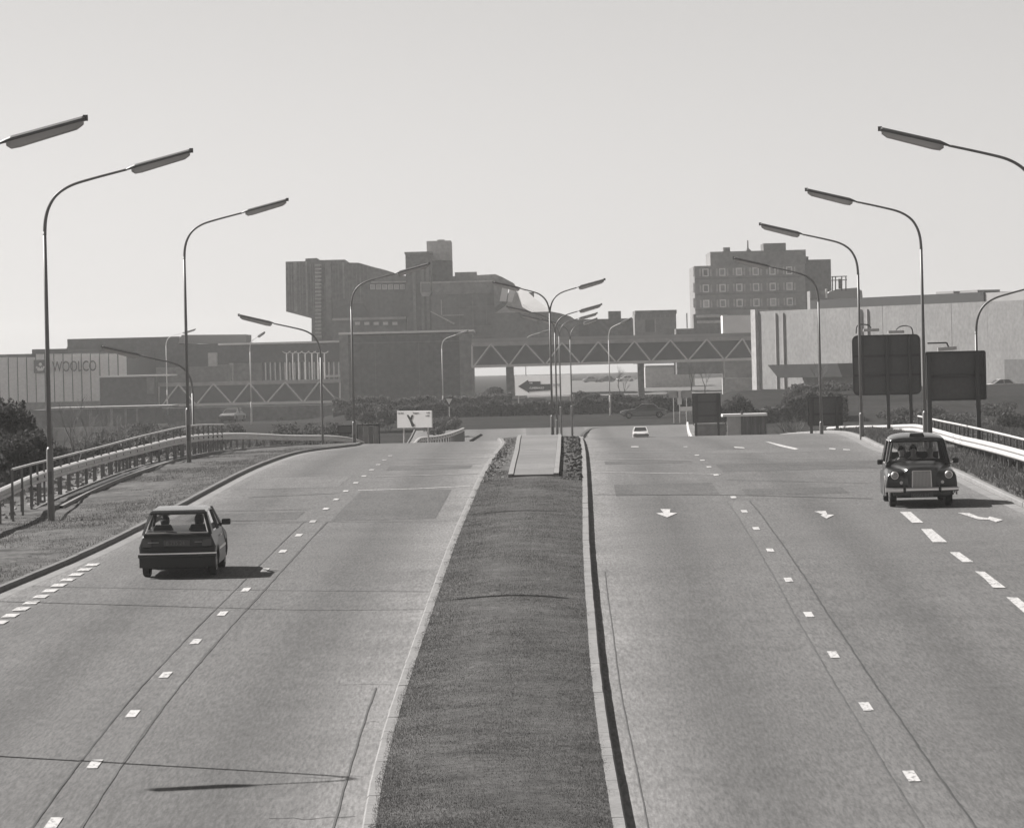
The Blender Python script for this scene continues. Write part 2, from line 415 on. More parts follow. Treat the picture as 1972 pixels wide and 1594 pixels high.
def field_mesh():
    return MB().sheet([[(x, y, terrain(x, y)+.05) for x in np.arange(2, 62, 4.0)] for y in np.arange(660, 1180, 20.0)])
struct('car_park', field_mesh(), mat('car_park_surface', .15, 1, .25, 2, .3, 10, spec=0))
def lane_sheet(fa, fb, y0, y1, dz, n=10, step=2.5):
    rows = []
    Y = y0
    while Y <= y1+1e-6:
        a, b = fa(Y), fb(Y); rows.append([(a+(b-a)*k/n, Y, zr(Y)+dz) for k in range(n+1)]); Y += step
    return MB().sheet(rows)
def road_sheet(fa, fb, y0, y1, left_d, right_d):
    """carriageway with a 'dust' attribute that falls off away from each kerb"""
    offs = [0, .2, .5, .9, 1.4, 2.0]; rows = []; dust = []; oil = []; lane_ = laneL if left_d < right_d else laneR
    for Y in np.arange(y0, y1+.1, 2.5):
        a, b = fa(Y), fb(Y); w = b-a
        xs_ = [a+o for o in offs]+[a+2.0+(w-4.0)*t for t in np.linspace(.06, .94, 16)]+[b-o for o in offs[::-1]]
        rows.append([(x, Y, zr(Y)) for x in xs_]); dust += [max(left_d*math.exp(-((x-a)/.75)**2), right_d*math.exp(-((b-x)/.75)**2)) for x in xs_]
    for r in rows:
        Y = r[0][1]; l_ = lane_(min(Y, 150)); oil += [max(math.exp(-((x-l_-1.9)/.55)**2), math.exp(-((x-l_+1.9)/.55)**2)) for x, _, _ in r]
    mb = MB().sheet(rows); o = struct('road', mb, M_road)
    ao = o.data.attributes.new('oil', 'FLOAT', 'POINT'); ao.data.foreach_set('value', oil)
    at = o.data.attributes.new('dust', 'FLOAT', 'POINT'); at.data.foreach_set('value', dust); return o
road_sheet(kerbL, medL, 20, 430, .75, .95)
road_sheet(medR, kerbR, 20, 432, 1.0, .7)
struct('roundabout_road', lane_sheet(lambda Y: -60, lambda Y: 60, 428, 462, .02, 30), M_ring)
struct('junction_road', lane_sheet(lambda Y: medL(Y)-.4+.0*Y, lambda Y: medR(Y)+.4, 398, 430, .004), M_road)

def kerb(name, fn, y0, y1, w, h, m, inner):
    """kerb along X(Y); inner = +1 when its body lies to the right of the line"""
    mb = MB(); Y = y0; rr = random.Random(int(w*1000+y1)+inner)
    while Y <= y1:                                   # kerb stones, laid end to end with narrow joints
        L_ = .91 if Y < 130 else 2.5; j = rr.gauss(0, .0022); jz = rr.gauss(0, .002); rows = []
        for q in (Y+.004, Y+L_-.004):
            x = fn(q)+j; z = zr(q)
            rows.append([(x, q, z-.05), (x+inner*.005, q, z+h-.025+jz), (x+inner*.03, q, z+h+jz), (x+inner*w, q, z+h+jz), (x+inner*w, q, z-.05)][::inner])
        mb.loft(rows); Y += L_
    return struct(name, mb, m)
kerb('kerb', kerbL, 20, 430, .14, .10, M_kerb2, -1)
kerb('kerb', medL, 20, 400, .17, .13, M_kerb, 1)
kerb('kerb', medR, 20, 400, .17, .14, M_kerb, -1)
kerb('kerb', kerbR, 20, 300, .16, .12, M_kerb, 1)
# far kerb, shadow painted into its colour, where the right carriageway leaves the roundabout
farpts = crom([P(1120, 841, 398), P(1128, 833, 412), P(1147, 826, 424), P(1230, 820.5, 431), P(1330, 815.5, 436)], 6)
mb = MB()
for a, b in zip(farpts[:-1], farpts[1:]): mb.bar((a.x, a.y, a.z-.02), (b.x, b.y, b.z-.02), .3, .26)
struct('kerb', mb, M_tar_shade)

# median: turf with a slight crown
rows = []
for Y in np.arange(20, 400, 2.5):
    a, b = medL(Y)+.17, medR(Y)-.17
    rows.append([(a+(b-a)*t, Y, zr(Y)+.125+.10*math.sin(PI*t)+.006*math.sin(Y*.7+t*5)*math.sin(PI*t)) for t in np.linspace(0, 1, 9)])
struct('median', MB().sheet(rows), M_turf, smooth=True)

# verges
def verge(name, fa, fb, za, zb, y0, y1, m, bumpy=.05):
    rows = []
    for Y in np.arange(y0, y1, 2.0):
        a, b = fa(Y), fb(Y)
        rows.append([(a+(b-a)*t, Y, zr(Y)+za+(zb-za)*t+bumpy*math.sin(PI*t)*(math.sin(Y*.61+t*9)+math.sin(Y*.17-t*5)+math.sin(Y*1.37+t*17)*.6)*.6) for t in np.linspace(0, 1, 11)])
    return struct(name, MB().sheet(rows), m, smooth=True)
verge('verge', lambda Y: railLx(Y)-2.6, lambda Y: kerbL(Y)-.14, -.2, .09, 20, 330, M_dirt)
def railRx(Y): return float(np.interp(Y, [0, 110, 132, 184, 230, 260], [14.2, 14.4, 14.6, 16.0, 16.9, 17.2]))
verge('verge', lambda Y: kerbR(Y)+.16, lambda Y: railRx(Y)+4.3, .11, .30, 20, 330, M_rough, .09)

# ---- markings and seams on the road
def quads(polys, dz):
    mb = MB()
    for p in polys:
        c = [Vector((q.x, q.y, zr(q.y)+dz)) for q in p]; n = len(c)
        ar = sum(c[i].x*c[(i+1) % n].y-c[(i+1) % n].x*c[i].y for i in range(n))
        if ar < 0: c = c[::-1]
        mb.add(c, [tuple(range(n))])
    return mb
def strip(fn, off, w, y0, y1, dz, step=2.5):
    ys = list(np.arange(y0, y1, step))+[y1]
    return MB().sheet([[(fn(Y)+off-w/2, Y, zr(Y)+dz), (fn(Y)+off+w/2, Y, zr(Y)+dz)] for Y in ys])
# reinstated strips that carry the lane dashes, with dark seams either side
for fn, off, y1 in ((laneL, .08, 118), (laneR, .05, 124)):
    struct('road_strip', strip(fn, off, .56, 22, y1, .004), M_strip)
    for o in (-.30, .30):
        wob = (lambda f, o: (lambda Y: f(Y)+.006*math.sin(Y*.5)+.007*math.sin(Y*2.3+o)))(fn, o)
        struct('road_seam', strip(wob, off+o, .026, 22, y1, .008, 1.0), M_seam if o*(1 if fn is laneL else -1) > 0 else M_tar_shade)
wob = lambda Y: .012*math.sin(Y*.33)+.006*math.sin(Y*1.9)
struct('road_seam', strip(lambda Y: medL(Y)-.34+wob(Y), 0, .026, 22, 72, .008, 1.0), M_seam)
struct('road_seam', strip(lambda Y: medR(Y)+.26+.5*wob(Y), 0, .018, 22, 96, .008, 1.0), M_seam)
# bleached channels by the kerbs
struct('road_channel', strip(kerbL, .17, .34, 60, 200, .003), mat('pale_channel', .20, .85, .25, 8, .2, 200))
struct('road_channel', strip(kerbR, -.2, .3, 60, 215, .003), mat('pale_channel', .3))
# resurfaced patches on the bridge deck
def patch(fa, fb, y0, y1, m, dz=.004):
    struct('road_patch', lane_sheet(fa, fb, y0, y1, dz, 4, 2.0), m)
yA, yB = G(640, 1003).y, G(690, 946).y
patch(lambda Y: laneL(Y)+.45, lambda Y: medL(Y)-.66, yA, yB, M_road_dark)
yC, yD = G(1270, 953).y, G(1270, 927).y
patch(lambda Y: medR(Y)+.75, lambda Y: laneR(Y)-.3, yC, yD, M_road_dark)
patch(lambda Y: laneR(Y)+.3, lambda Y: kerbR(Y)-.7, G(1540, 905).y, G(1540, 888).y, M_road_dark)
patch(lambda Y: kerbL(Y)+.6, lambda Y: laneL(Y)-.4, G(560, 940).y, G(600, 918).y, M_road_light)
patch(lambda Y: laneL(Y)+.5, lambda Y: medL(Y)-.5, G(760, 905).y, G(760, 896).y, M_road_dark)
patch(lambda Y: kerbL(Y)+.8, lambda Y: laneL(Y)-.5, G(480, 1002).y, G(520, 984).y, M_road_dark)
patch(lambda Y: medR(Y)+.6, lambda Y: laneR(Y)-.4, G(1240, 893).y, G(1240, 886).y, M_road_dark)
patch(lambda Y: laneR(Y)+.4, lambda Y: laneR(Y)+3.2, G(1500, 952).y, G(1470, 938).y, M_road_dark)
patch(lambda Y: laneR(Y)+.5, lambda Y: kerbR(Y)-1.2, G(1500, 871).y, G(1500, 863).y, M_road_light)
# transverse joints
def joint(pts, w, m, dz=.010):
    rows = []
    for x, y in pts:
        p = G(x, y); rows.append([(p.x, p.y-w/2, zr(p.y)+dz), (p.x, p.y+w/2, zr(p.y)+dz)])
    n = 12; a = rows
    out = []
    for (r0, r1) in zip(rows[:-1], rows[1:]):
        for k in range(n):
            t = k/n; Ym = r0[0][1]+(r1[0][1]-r0[0][1])*t; X = r0[0][0]+(r1[0][0]-r0[0][0])*t
            out.append([(X, Ym-w/2, zr(Ym-w/2)+dz), (X, Ym+w/2, zr(Ym+w/2)+dz)])
    out.append(rows[-1])
    out = [r[::-1] for r in out]
    struct('road_joint', MB().sheet(out), m)
joint([(690, 944), (800, 941), (905, 936)], .30, M_paint)
joint([(722, 918), (920, 912)], .34, M_joint); joint([(748, 897), (936, 892)], .36, M_joint); joint([(770, 884), (950, 881)], .36, M_joint); joint([(785, 872), (958, 870)], .3, M_joint)
joint([(1142, 909), (1388, 913)], .26, M_paint); joint([(1142, 884), (1345, 886)], .4, M_joint); joint([(1142, 870), (1330, 872)], .3, M_joint)
joint([(1142, 952), (1400, 953), (1680, 960)], .18, M_tar_shade); joint([(60, 1129), (450, 1136), (830, 1139)], .06, M_tar_shade)
joint([(380, 985), (600, 981)], .10, M_tar_shade); joint([(330, 1012), (590, 1006)], .06, M_tar_shade); joint([(475, 958), (650, 950)], .16, M_tar_shade)
joint([(1400, 924), (1680, 931)], .12, M_tar_shade); joint([(1390, 892), (1680, 899)], .12, M_tar_shade); joint([(1610, 906), (1685, 907)], .3, M_joint)
joint([(1380, 880), (1640, 884)], .12, M_joint)
# hairline cracks and gully gratings by the kerbs
rc = random.Random(5)
mb = MB()
for k in range(9):
    Y = 56+k*5.2+rc.uniform(-1, 1); x1 = medL(Y)-.12; x0 = x1-rc.uniform(.3, 1.3); n = 7; w = rc.uniform(.008, .02)
    pts_ = [(x0+(x1-x0)*i/n, Y+rc.uniform(-.12, .12)) for i in range(n+1)]
    mb.sheet([[(x, y+w, zr(y+w)+.006), (x, y-w, zr(y-w)+.006)] for x, y in pts_])
for k in range(6):
    Y = 62+k*12.0+rc.uniform(-2, 2); x0 = laneR(Y)+rc.uniform(-3, 3); n = 12
    pts_ = [(x0+i*.25, Y+.5*math.sin(i*.5+k)+rc.uniform(-.15, .15)) for i in range(n+1)]
    mb.sheet([[(x, y+.015, zr(y)+.006), (x, y-.015, zr(y)+.006)] for x, y in pts_])
struct('road_crack', mb, M_seam)
# lane dashes
def dash(fn, Y, ln, w, slant=0):
    return [Vector((fn(Y-ln/2)-w/2, Y-ln/2, 0)), Vector((fn(Y-ln/2)+w/2, Y-ln/2, 0)), Vector((fn(Y+ln/2)+w/2, Y+ln/2, 0)), Vector((fn(Y+ln/2)-w/2, Y+ln/2, 0))]
D = []
for y in (1585, 1472, 1375, 1300, 1236, 1182, 1136, 1098, 1062, 1031, 1004.5, 980, 962, 946, 930, 917, 905, 895, 886, 878): 
    x0 = np.interp(y, [878, 905, 930, 962, 1004, 1098, 1236, 1375, 1472, 1585], [752, 716, 686, 647, 603, 510, 377, 253, 180, 103])
    D.append(dash(laneL, G(x0, y).y, 1.0, .15))
for x, y in ((1843, 1668), (1755, 1495), (1667, 1361), (1605, 1261), (1556, 1184), (1519, 1117), (1483, 1060), (1456, 1018), (1434, 985), (1412, 958), (1379, 915), (1364, 899.5), (1353, 886.7), (1341, 877), (1321, 860.6)):
    D.append(dash(laneR, G(x, y).y, 1.15, .15))
Yb = 58.0                                           # short dashes of the slip-road edge line, lower left
edge = trace([(0, 1199), (60, 1163), (105, 1131), (150, 1104), (200, 1077)])
ySt = G(0, 1199).y
for k in range(11): D.append(dash(edge, ySt+k*1.59, .85, .26))
struct('road_marking', quads(D, .014), M_paint)
Z = 2.2615
def zq(pts): return [G(1100+x/Z, 800+y/Z) for x, y in pts]
big = [[(1432, 421), (1478, 421), (1534, 469), (1486, 469)], [(1524, 496), (1570, 496), (1638, 553), (1574, 553)], [(1648, 597), (1690, 597), (1752, 640), (1705, 640)],
       [(1758, 680), (1800, 682), (1893, 752), (1838, 752), (1800, 712)], [(1895, 793), (1945, 795), (2040, 872), (1985, 872)], [(2040, 930), (2100, 930), (2200, 1010), (2140, 1010)]]
arrows = [[(388, 409), (432, 409), (430, 424), (462, 426), (418, 445), (370, 427), (402, 424)],
          [(1058, 419), (1108, 417), (1116, 432), (1146, 434), (1112, 450), (1086, 436), (1096, 432)],
          [(1682, 425), (1735, 427), (1775, 443), (1815, 448), (1822, 441), (1880, 456), (1850, 466), (1822, 456), (1770, 453), (1730, 440)],
          [(262, 135), (292, 135), (294, 139), (260, 139)], [(708, 137), (752, 140), (756, 144), (714, 142)],
          [(845, 114), (865, 117), (992, 146), (975, 150), (910, 136)], [(1125, 143), (1152, 145), (1150, 149), (1122, 147)], [(1185, 147), (1215, 149), (1214, 152), (1183, 151)]]
struct('road_marking', quads([zq(p) for p in big], .014), M_paint)
struct('road_marking', quads([zq(p) for p in arrows], .014), M_paint)

# path edging, channel and rubble beside the left barrier
edgL = trace([(116, 985), (150, 966), (250, 922), (340, 890), (400, 876), (480, 868), (590, 861)], dz=-.1, extra=[(250, -11.4), (262, -9)])
def ez(Y): return zr(Y)+.02
def ribbon(fn, off, w, h, y0, y1):
    rows = []
    for Y in np.arange(y0, y1, 2.0):
        x = fn(Y)+off; t = (kerbL(Y)-x)/(kerbL(Y)-railLx(Y)+2.6); z = zr(Y)+.09-.29*t
        rows.append([(x-w/2, Y, z-.08), (x-w/2, Y, z+h), (x+w/2, Y, z+h), (x+w/2, Y, z-.08)])
    return MB().sheet(rows)
y0e = G(118, 984, -.1).y
struct('path_edging', ribbon(edgL, 0, .10, .10, y0e, 236), M_kerb)
struct('path_edging', ribbon(edgL, -.75, .08, .07, y0e, 236), M_kerb2)
struct('path', ribbon(edgL, -.38, .66, .012, y0e, 236), M_tar_shade)
struct('path', ribbon(edgL, -1.1, .55, .012, y0e, 236), M_stone)
# ================================================================== BUILDINGS
def root_at(name, label, cat, px, Y, group=None):
    p = P(px, 700, Y); return thing(name, label, cat, (p.x, Y, zr(Y)), group)
def fbox(mb, x0, x1, y0, y1, Y, depth, dy=0.0):
    """box whose front outline is given in photograph pixels at distance Y (upright, square to the road)"""
    a = P(x0, (y0+y1)/2, Y); b = P(x1, (y0+y1)/2, Y); m = (x0+x1)/2
    zt = P(m, y0, Y).z; zb = P(m, y1, Y).z
    mb.box(a.x, b.x, Y+dy, Y+dy+depth, min(zt, zb), max(zt, zb)); return mb
def fb(name, x0, x1, y0, y1, Y, depth, m, parent, dy=0.0, label=None):
    return part(name, fbox(MB(), x0, x1, y0, y1, Y, depth, dy), m, parent, world=True, label=label)
def flip(mb): return mb

# ---- store with ribbed panels, far left
R = root_at('ribbed_store', 'long pale store with ribbed wall panels and dark lettering, far left', 'store', 100, 640)
fb('wall', -700, 246, 688, 800, 640, 60, M_dark, R, .35)
mbp = None
x = -300.0; i = 0
while x < 244:                                     # ribbed cladding panels, each standing a little proud of the next
    w = 17.6
    fb('panel', x+.7, min(x+w-1.4, 245), 688 if x < 60 else 681, 776, 640, .5, M_rib, R, -.12*(i % 2)); x += w; i += 1
fb('base_wall', -300, 246, 777, 790, 640, 1.2, M_brick_l, R, -.6)
fb('roof_band', 62, 132, 672, 681, 640, 50, M_dark, R, -.3)
sg = fb('sign_panel', 66, 89, 693, 718, 640, .3, M_dark, R, -.55)
em = MB()
cx, cy = 77.5, 708
for k, (dx, dy, r) in enumerate([(-6.5, -1, 2.0), (6.5, -1, 2.0), (0, -6.5, 3.4)]):
    em.face_prism([(cx+dx+r*math.cos(t), cy+dy+r*math.sin(t)) for t in np.linspace(0, 2*PI, 10)[:-1]], 639.35, .1)
em.face_prism([(cx-8, cy-1), (cx-5, cy+1), (cx-2.4, cy-2), (cx, cy+2), (cx+2.4, cy-2), (cx+5, cy+1), (cx+8, cy-1), (cx+5, cy+6), (cx-5, cy+6)], 639.3, .1)
part('emblem', em, M_white, sg, world=True)
lt = text_mesh('WOOLCO', 1.0, M_dark, .08)
bx = [v.co.x for v in lt.vertices]; by = [v.co.y for v in lt.vertices]
a = P(101, 716, 639.1); b = P(185, 694, 639.1)
for v in lt.vertices:
    X = (v.co.x-min(bx))/(max(bx)-min(bx)); Yh = (v.co.y-min(by))/(max(by)-min(by))
    v.co = Vector((a.x+(b.x-a.x)*X, 639.1-v.co.z, a.z+(b.z-a.z)*Yh))-R.location
part('lettering', lt, None, R)
# dark hall behind
R = root_at('dark_hall', 'long low dark hall rising behind the ribbed store', 'building', 390, 690)
fb('wall', 130, 660, 662, 800, 690, 40, M_dark, R)
fb('parapet', 130, 345, 650.5, 668, 690, 41, M_dark, R, -.3)
a = MB(); a.face_prism([(343, 661), (350, 645), (474, 644), (474, 661)], 689.5, 14); part('roof', a, M_roofgrey, R, world=True)
# row with glazed colonnade
R = root_at('glazed_arcade', 'low shopping arcade with tall pale mullions and a white roof edge', 'building', 520, 655)
fb('upper_wall', 425, 657, 662, 697, 655, 30, M_dark, R)
fb('coping', 420, 657, 658.5, 662, 655, 30.5, M_coping, R, -.4)
fb('glass', 440, 657, 697, 738, 655, .3, mat('shop_glass', .12, .2, .3, 8), R, 1.0)
fb('pale_wall', 400, 440, 702, 738, 655, 20, M_brick_l, R)
fb('pale_wall', 440, 505, 699, 738, 655, .6, M_conc2, R, .2)
for k in range(16):
    x = 510+k*9.4; fb('mullion', x, x+2.6, 697, 738, 655, .35, M_rib, R, .2)
fb('shelf_roof', 628, 657, 722, 726, 655, 3, M_coping, R, -1.2)
fb('pier', 401, 417, 679, 728, 650, 2.5, M_conc_l, R)
fb('post', 442, 449, 699, 736, 650, 1.0, M_conc_l, R)
# lamp standards in front of the arcade
for k, x in enumerate((553, 565, 576, 589, 602, 613, 626)):
    p = P(x, 736, 640); q = P(x, 680, 640)
    t = thing('precinct_lamp', '%s of the seven slender white precinct lamps before the arcade windows' % ('leftmost', 'second from the left', 'third from the left', 'middle one', 'third from the right', 'second from the right', 'rightmost')[k], 'street lamp', (p.x, 640, p.z), 'precinct lamps before the arcade')
    part('post', MB().tube([(0, 0, 0), (0, 0, q.z-p.z)], .07, 6), M_winframe, t)
    part('arm', MB().tube([(-.55, 0, q.z-p.z+.25), (-.25, 0, q.z-p.z+.05), (0, 0, q.z-p.z), (.25, 0, q.z-p.z+.05), (.55, 0, q.z-p.z+.25)], .06, 5), M_winframe, t)
# dark flat box beside the store
R = root_at('flat_roofed_block', 'dark flat roofed block with a thin white roof edge beside the ribbed store', 'building', 250, 610)
fb('wall', 193, 303, 725, 800, 610, 20, M_dark, R)
fb('coping', 192, 320, 722.5, 725.5, 610, 20.5, M_coping, R, -.3)
fb('pale_bay', 283, 297, 727, 758, 610, .4, M_brick_l, R, -.3)
fb('low_wall', 300, 440, 706, 735, 640, 8, M_brick_l, R)
# lower walls at the foot of it
R = root_at('service_deck', 'low grey service deck with a pale edge below the ribbed store', 'building', 170, 585)
fb('deck_edge', 88, 330, 783, 787, 585, 14, M_conc2, R)
fb('wall', 60, 300, 787, 830, 585, 10, M_dark, R, .6)
for x in (172, 213, 240, 262): fb('pillar', x, x+4, 787, 826, 585, .5, M_brick_l, R, -.0)
R = root_at('pale_kerb_wall', 'thin white topped wall edging the car park left of the near lamps', 'wall', 260, 520)
a = MB(); a.face_prism([(255, 819), (322, 815), (322, 824), (255, 828)], 520, .4); part('wall', a, M_conc_l, R, world=True)
a = MB(); a.face_prism([(330, 812), (455, 806), (455, 814), (330, 820)], 520, .4); part('rail', a, M_conc, R, world=True)
R = root_at('dark_retaining_wall', 'long dark retaining wall below the lower footbridge', 'wall', 480, 600)
fb('wall', 300, 700, 782, 850, 600, 3, M_brick, R)

def truss(name, label, ya, yb, x0, x1, ytop0, ytop1, ybot0, ybot1, Y, nodes, panel, roofy, sid):
    """footbridge: glazed box with a zigzag of white diagonals; y?0 / y?1 = left / right end"""
    R = root_at(name, label, 'footbridge', (x0+x1)/2, Y)
    f = lambda x, c0, c1: c0+(c1-c0)*(x-x0)/(x1-x0)
    pt = lambda x, t, dy=0: P(x, f(x, ytop0, ytop1)*(1-t)+f(x, ybot0, ybot1)*t, Y)+Vector((0, dy, 0))
    for t, nm in ((0, 'top_chord'), (1, 'bottom_chord')):
        part(nm, MB().bar(pt(x0, t), pt(x1, t), .34, .5 if t == 0 else .34), M_conc_l if t == 0 else M_winframe, R, world=True)
    a = MB(); q = [pt(x0, .02, .5), pt(x1, .02, .5), pt(x1, .98, .5), pt(x0, .98, .5)]; a.prism(q, (0, .15, 0), (0, 0, 0)); part('glass', a, panel, R, world=True)
    a = MB(); q = [pt(x0, .98, .25), pt(x1, .98, .25), pt(x1, 1.05, .25), pt(x0, 1.05, .25)]; a.prism(q, (0, 3.6, 0), (0, 0, 0)); part('deck', a, M_conc, R, world=True)
    a = MB(); q = [pt(x0, .98, 3.7), pt(x1, .98, 3.7), pt(x1, .02, 3.7), pt(x0, .02, 3.7)]; a.prism(q, (0, .12, 0), (0, 0, 0)); part('glass', a, panel, R, world=True)
    a = MB(); q = [pt(x0, 0, .3), pt(x1, 0, .3), pt(x1, -roofy, .3), pt(x0, -roofy, .3)]; a.prism(q, (0, 3.6, 0), (0, 0, 0)); part('roof', a, M_roofgrey, R, world=True)
    for i, (xa, ta, xb, tb) in enumerate(nodes):
        part('diagonal', MB().bar(pt(xa, ta, -.1), pt(xb, tb, -.1), .23, .2), M_winframe, R, world=True)
    for x in sid: part('end_post', MB().bar(pt(x, 0, -.05), pt(x, 1, -.05), .22, .22), M_winframe, R, world=True)
    return R
zz = lambda xs: [(a, i % 2, b, (i+1) % 2) for i, (a, b) in enumerate(zip(xs[:-1], xs[1:]))]
xs_ = [912, 945, 980, 1012, 1050, 1082, 1118, 1152, 1187, 1222, 1254, 1291, 1325, 1361, 1395, 1430, 1452]
nodes = [(xa, 1-(i % 2), xb, i % 2) for i, (xa, xb) in enumerate(zip(xs_[:-1], xs_[1:]))]
R = truss('covered_footbridge', 'covered footbridge with white zigzag truss spanning the road to the pale shed', 0, 0, 908, 1453, 663.5, 651, 706, 691, 600, nodes, mat('dark_glazing', .075, .3, .25, 4), .26, (909,))
fb('pier', 975, 990, 705, 765, 601, 2.2, M_conc, R); fb('pier', 1229, 1241, 700, 775, 601, 2.0, M_conc, R); fb('pier', 1392, 1396, 694, 742, 600, .7, M_conc_l, R)
fb('stair_box', 1392, 1453, 607, 645, 600, 5, M_coping, R, .4)
xs2 = [312, 344, 378, 411, 447, 480, 513, 549, 584, 615, 651]
nodes = [(xa, 1-(i % 2), xb, i % 2) for i, (xa, xb) in enumerate(zip(xs2[:-1], xs2[1:]))]
truss('lower_footbridge', 'lower covered footbridge with pale zigzag truss left of the dark brick block', 0, 0, 305, 656, 741, 733, 781, 773, 612, nodes, mat('dark_glazing', .075), .05, (306, 655))

# ---- dark brick block beside the footbridge
R = root_at('dark_brick_block', 'windowless dark brick block with a bright white roof line behind the hedge', 'building', 780, 620)
fb('wall', 668, 888, 644, 800, 620, 26, M_brick, R)
fb('corner_pier', 655, 672, 644, 800, 620, 26, M_conc2, R, -.35); fb('corner_pier', 886, 911, 643, 800, 619, 28, M_conc2, R, -.35)
fb('coping', 652, 912, 637.5, 641.5, 620, 28, M_coping, R, -.6)
for k in range(7): fb('panel_joint', 695+k*28, 696.2+k*28, 660, 790, 620, .1, M_conc2 if k % 3 == 1 else M_dark, R, -.08)
fb('string_course', 668, 888, 704, 705.2, 620, .2, M_dark, R, -.1)
fb('string_course', 668, 888, 658, 659.5, 620, .3, M_conc2, R, -.12)

# ---- concrete megastructure
R = root_at('concrete_town_centre', 'great stepped concrete town centre block with towers, ribbed piers and a glazed canted end', 'building', 780, 720)
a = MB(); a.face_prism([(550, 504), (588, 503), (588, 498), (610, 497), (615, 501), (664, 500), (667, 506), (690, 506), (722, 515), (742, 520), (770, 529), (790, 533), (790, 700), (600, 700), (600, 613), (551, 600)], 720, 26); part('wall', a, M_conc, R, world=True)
fb('ribbed_pier', 608, 619, 507, 690, 720, 1.2, M_conc2, R, -1.2)
for k in range(20): fb('rib', 607.4, 619.6, 510+k*7.2, 512.2+k*7.2, 720, .45, M_conc_l, R, -1.5)
fb('pier', 628, 640, 505, 690, 720, .8, M_conc, R, -.8); fb('pier', 566, 572, 505, 600, 720, .4, M_conc2, R, -.4); fb('pier', 589, 593, 503, 606, 720, .5, M_conc2, R, -.5)
for x in (556, 561, 577, 582, 598, 603, 624, 646, 652, 672, 679, 686, 693, 700, 708): fb('rib', x, x+1.6, 508+max(0, x-690)*.35, 596 if x < 640 else 578, 720, .25, M_conc2 if x % 2 else M_brick_l, R, -.25)
for y in (534, 566): fb('shutter_line', 551, 606, y, y+1.2, 720, .12, M_brick, R, -.12)
for y in (590, 628, 648): fb('ledge', 835, 950, y, y+1.3, 712, .3, M_brick_l, R, .25)
for x in (858, 884, 910, 936): fb('rib', x, x+1.5, 566, 640, 712, .3, M_brick_l, R, .25)
fb('pier', 660, 664, 505, 575, 720, .4, M_conc2, R, -.4)
a = MB(); a.face_prism([(641, 609), (641, 596), (672, 584), (700, 585), (712, 608)], 719.4, .5); part('recess_shade', a, M_dark, R, world=True)  # dark panel on the wall, painting in the shadow of a recess
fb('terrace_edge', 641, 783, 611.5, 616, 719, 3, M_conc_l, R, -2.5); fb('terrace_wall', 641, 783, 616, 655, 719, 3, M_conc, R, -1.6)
fb('ledge', 715, 782, 542, 544.5, 720, 1.0, M_conc_l, R, -1)
for k in range(6):
    wd = fb('window', 713+k*11.5, 722.5+k*11.5, 548, 557.5, 720, .2, M_winframe, R, -.35); fb('pane', 714+k*11.5, 721.5+k*11.5, 549, 556.5, 720, .1, mat('pale_glass', .45, .15, .3, 12), wd, -.48)  # panes have a plain pale tone
for k in range(5): fb('terrace_window', 684+k*18, 694+k*18, 620, 626, 719, .2, M_winframe, R, -1.9)
# stair tower
fb('stair_tower', 783, 832, 489, 700, 716, 12, M_conc, R); fb('tower_cap', 779, 832, 485, 489, 716, 13, M_conc2, R, -.6)
for x in (796, 812, 822): fb('pier', x, x+6, 508, 700, 716, .5, M_conc2, R, -.5)
wd = MB(); wd.face_prism([(809, 543), (831, 543), (831, 563), (826, 571), (814, 571), (809, 563)], 715.3, .25); wd = part('window', wd, M_conc_l, R, world=True)
fb('pane', 812, 828, 546, 562, 716, .15, M_winglass, wd, -.95)
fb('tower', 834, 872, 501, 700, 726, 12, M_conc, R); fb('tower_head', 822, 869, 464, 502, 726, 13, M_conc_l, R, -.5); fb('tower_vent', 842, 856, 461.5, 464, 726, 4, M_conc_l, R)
# right wing
fb('wing_wall', 832, 1030, 565, 700, 712, 22, M_conc, R, .5); fb('wing_parapet', 832, 951, 544, 566, 712, 22, M_brick_l, R)
fb('coping', 832, 952, 541, 544, 712, 22.4, M_conc_l, R, -.3)
fb('plant_room', 876, 918, 524, 541, 716, 8, M_conc, R); fb('plant_room', 866, 878, 532, 541, 716, 8, M_conc, R)
a = MB(); a.face_prism([(918, 541), (918, 530), (954, 528), (968, 534), (990, 546), (994, 553), (951, 543)], 716, 14); part('roof', a, M_conc2, R, world=True)
fb('handrail', 849, 851, 577, 607, 712, .2, M_conc_l, R, -.1); fb('ledge', 852, 893, 606, 608, 712, .5, M_conc_l, R, -.1)
a = MB(); a.face_prism([(828, 600), (830, 599), (876, 622), (874, 625)], 711.6, .4); part('stair_string', a, M_conc_l, R, world=True)
a = MB(); a.face_prism([(951, 546), (972, 551), (966, 583), (952, 592)], 711, 8); part('canted_wall', a, M_conc2, R, world=True)
for q in ([(967, 553), (979, 556), (975, 581), (962, 580)], [(981, 556), (993, 559), (986, 582), (977, 581)]):
    a = MB(); a.face_prism(q, 710.6, .3); part('window', a, mat('bright_glazing', .62, .15, .1, 8), R, world=True)
a = MB(); cv = [P(996, 556, 710.5), P(1006, 553, 710.5), P(1032, 576, 700), P(1064, 600, 691), P(1036, 603, 691), P(1006, 585, 699)]; cv += [q-Vector((0, 0, .5)) for q in cv]; a.add(cv, [(0, 5, 4, 3, 2, 1), (6, 7, 8, 9, 10, 11)]+[(i, (i+1) % 6, (i+1) % 6+6, i+6) for i in range(6)]); part('sloping_canopy', a, mat('white_canopy', .33, .5, .08, 6), R, world=True)
a = MB(); a.face_prism([(993, 560), (1028, 590), (1036, 603), (952, 604), (972, 590)], 712, 9); part('soffit', a, M_conc_l, R, world=True)
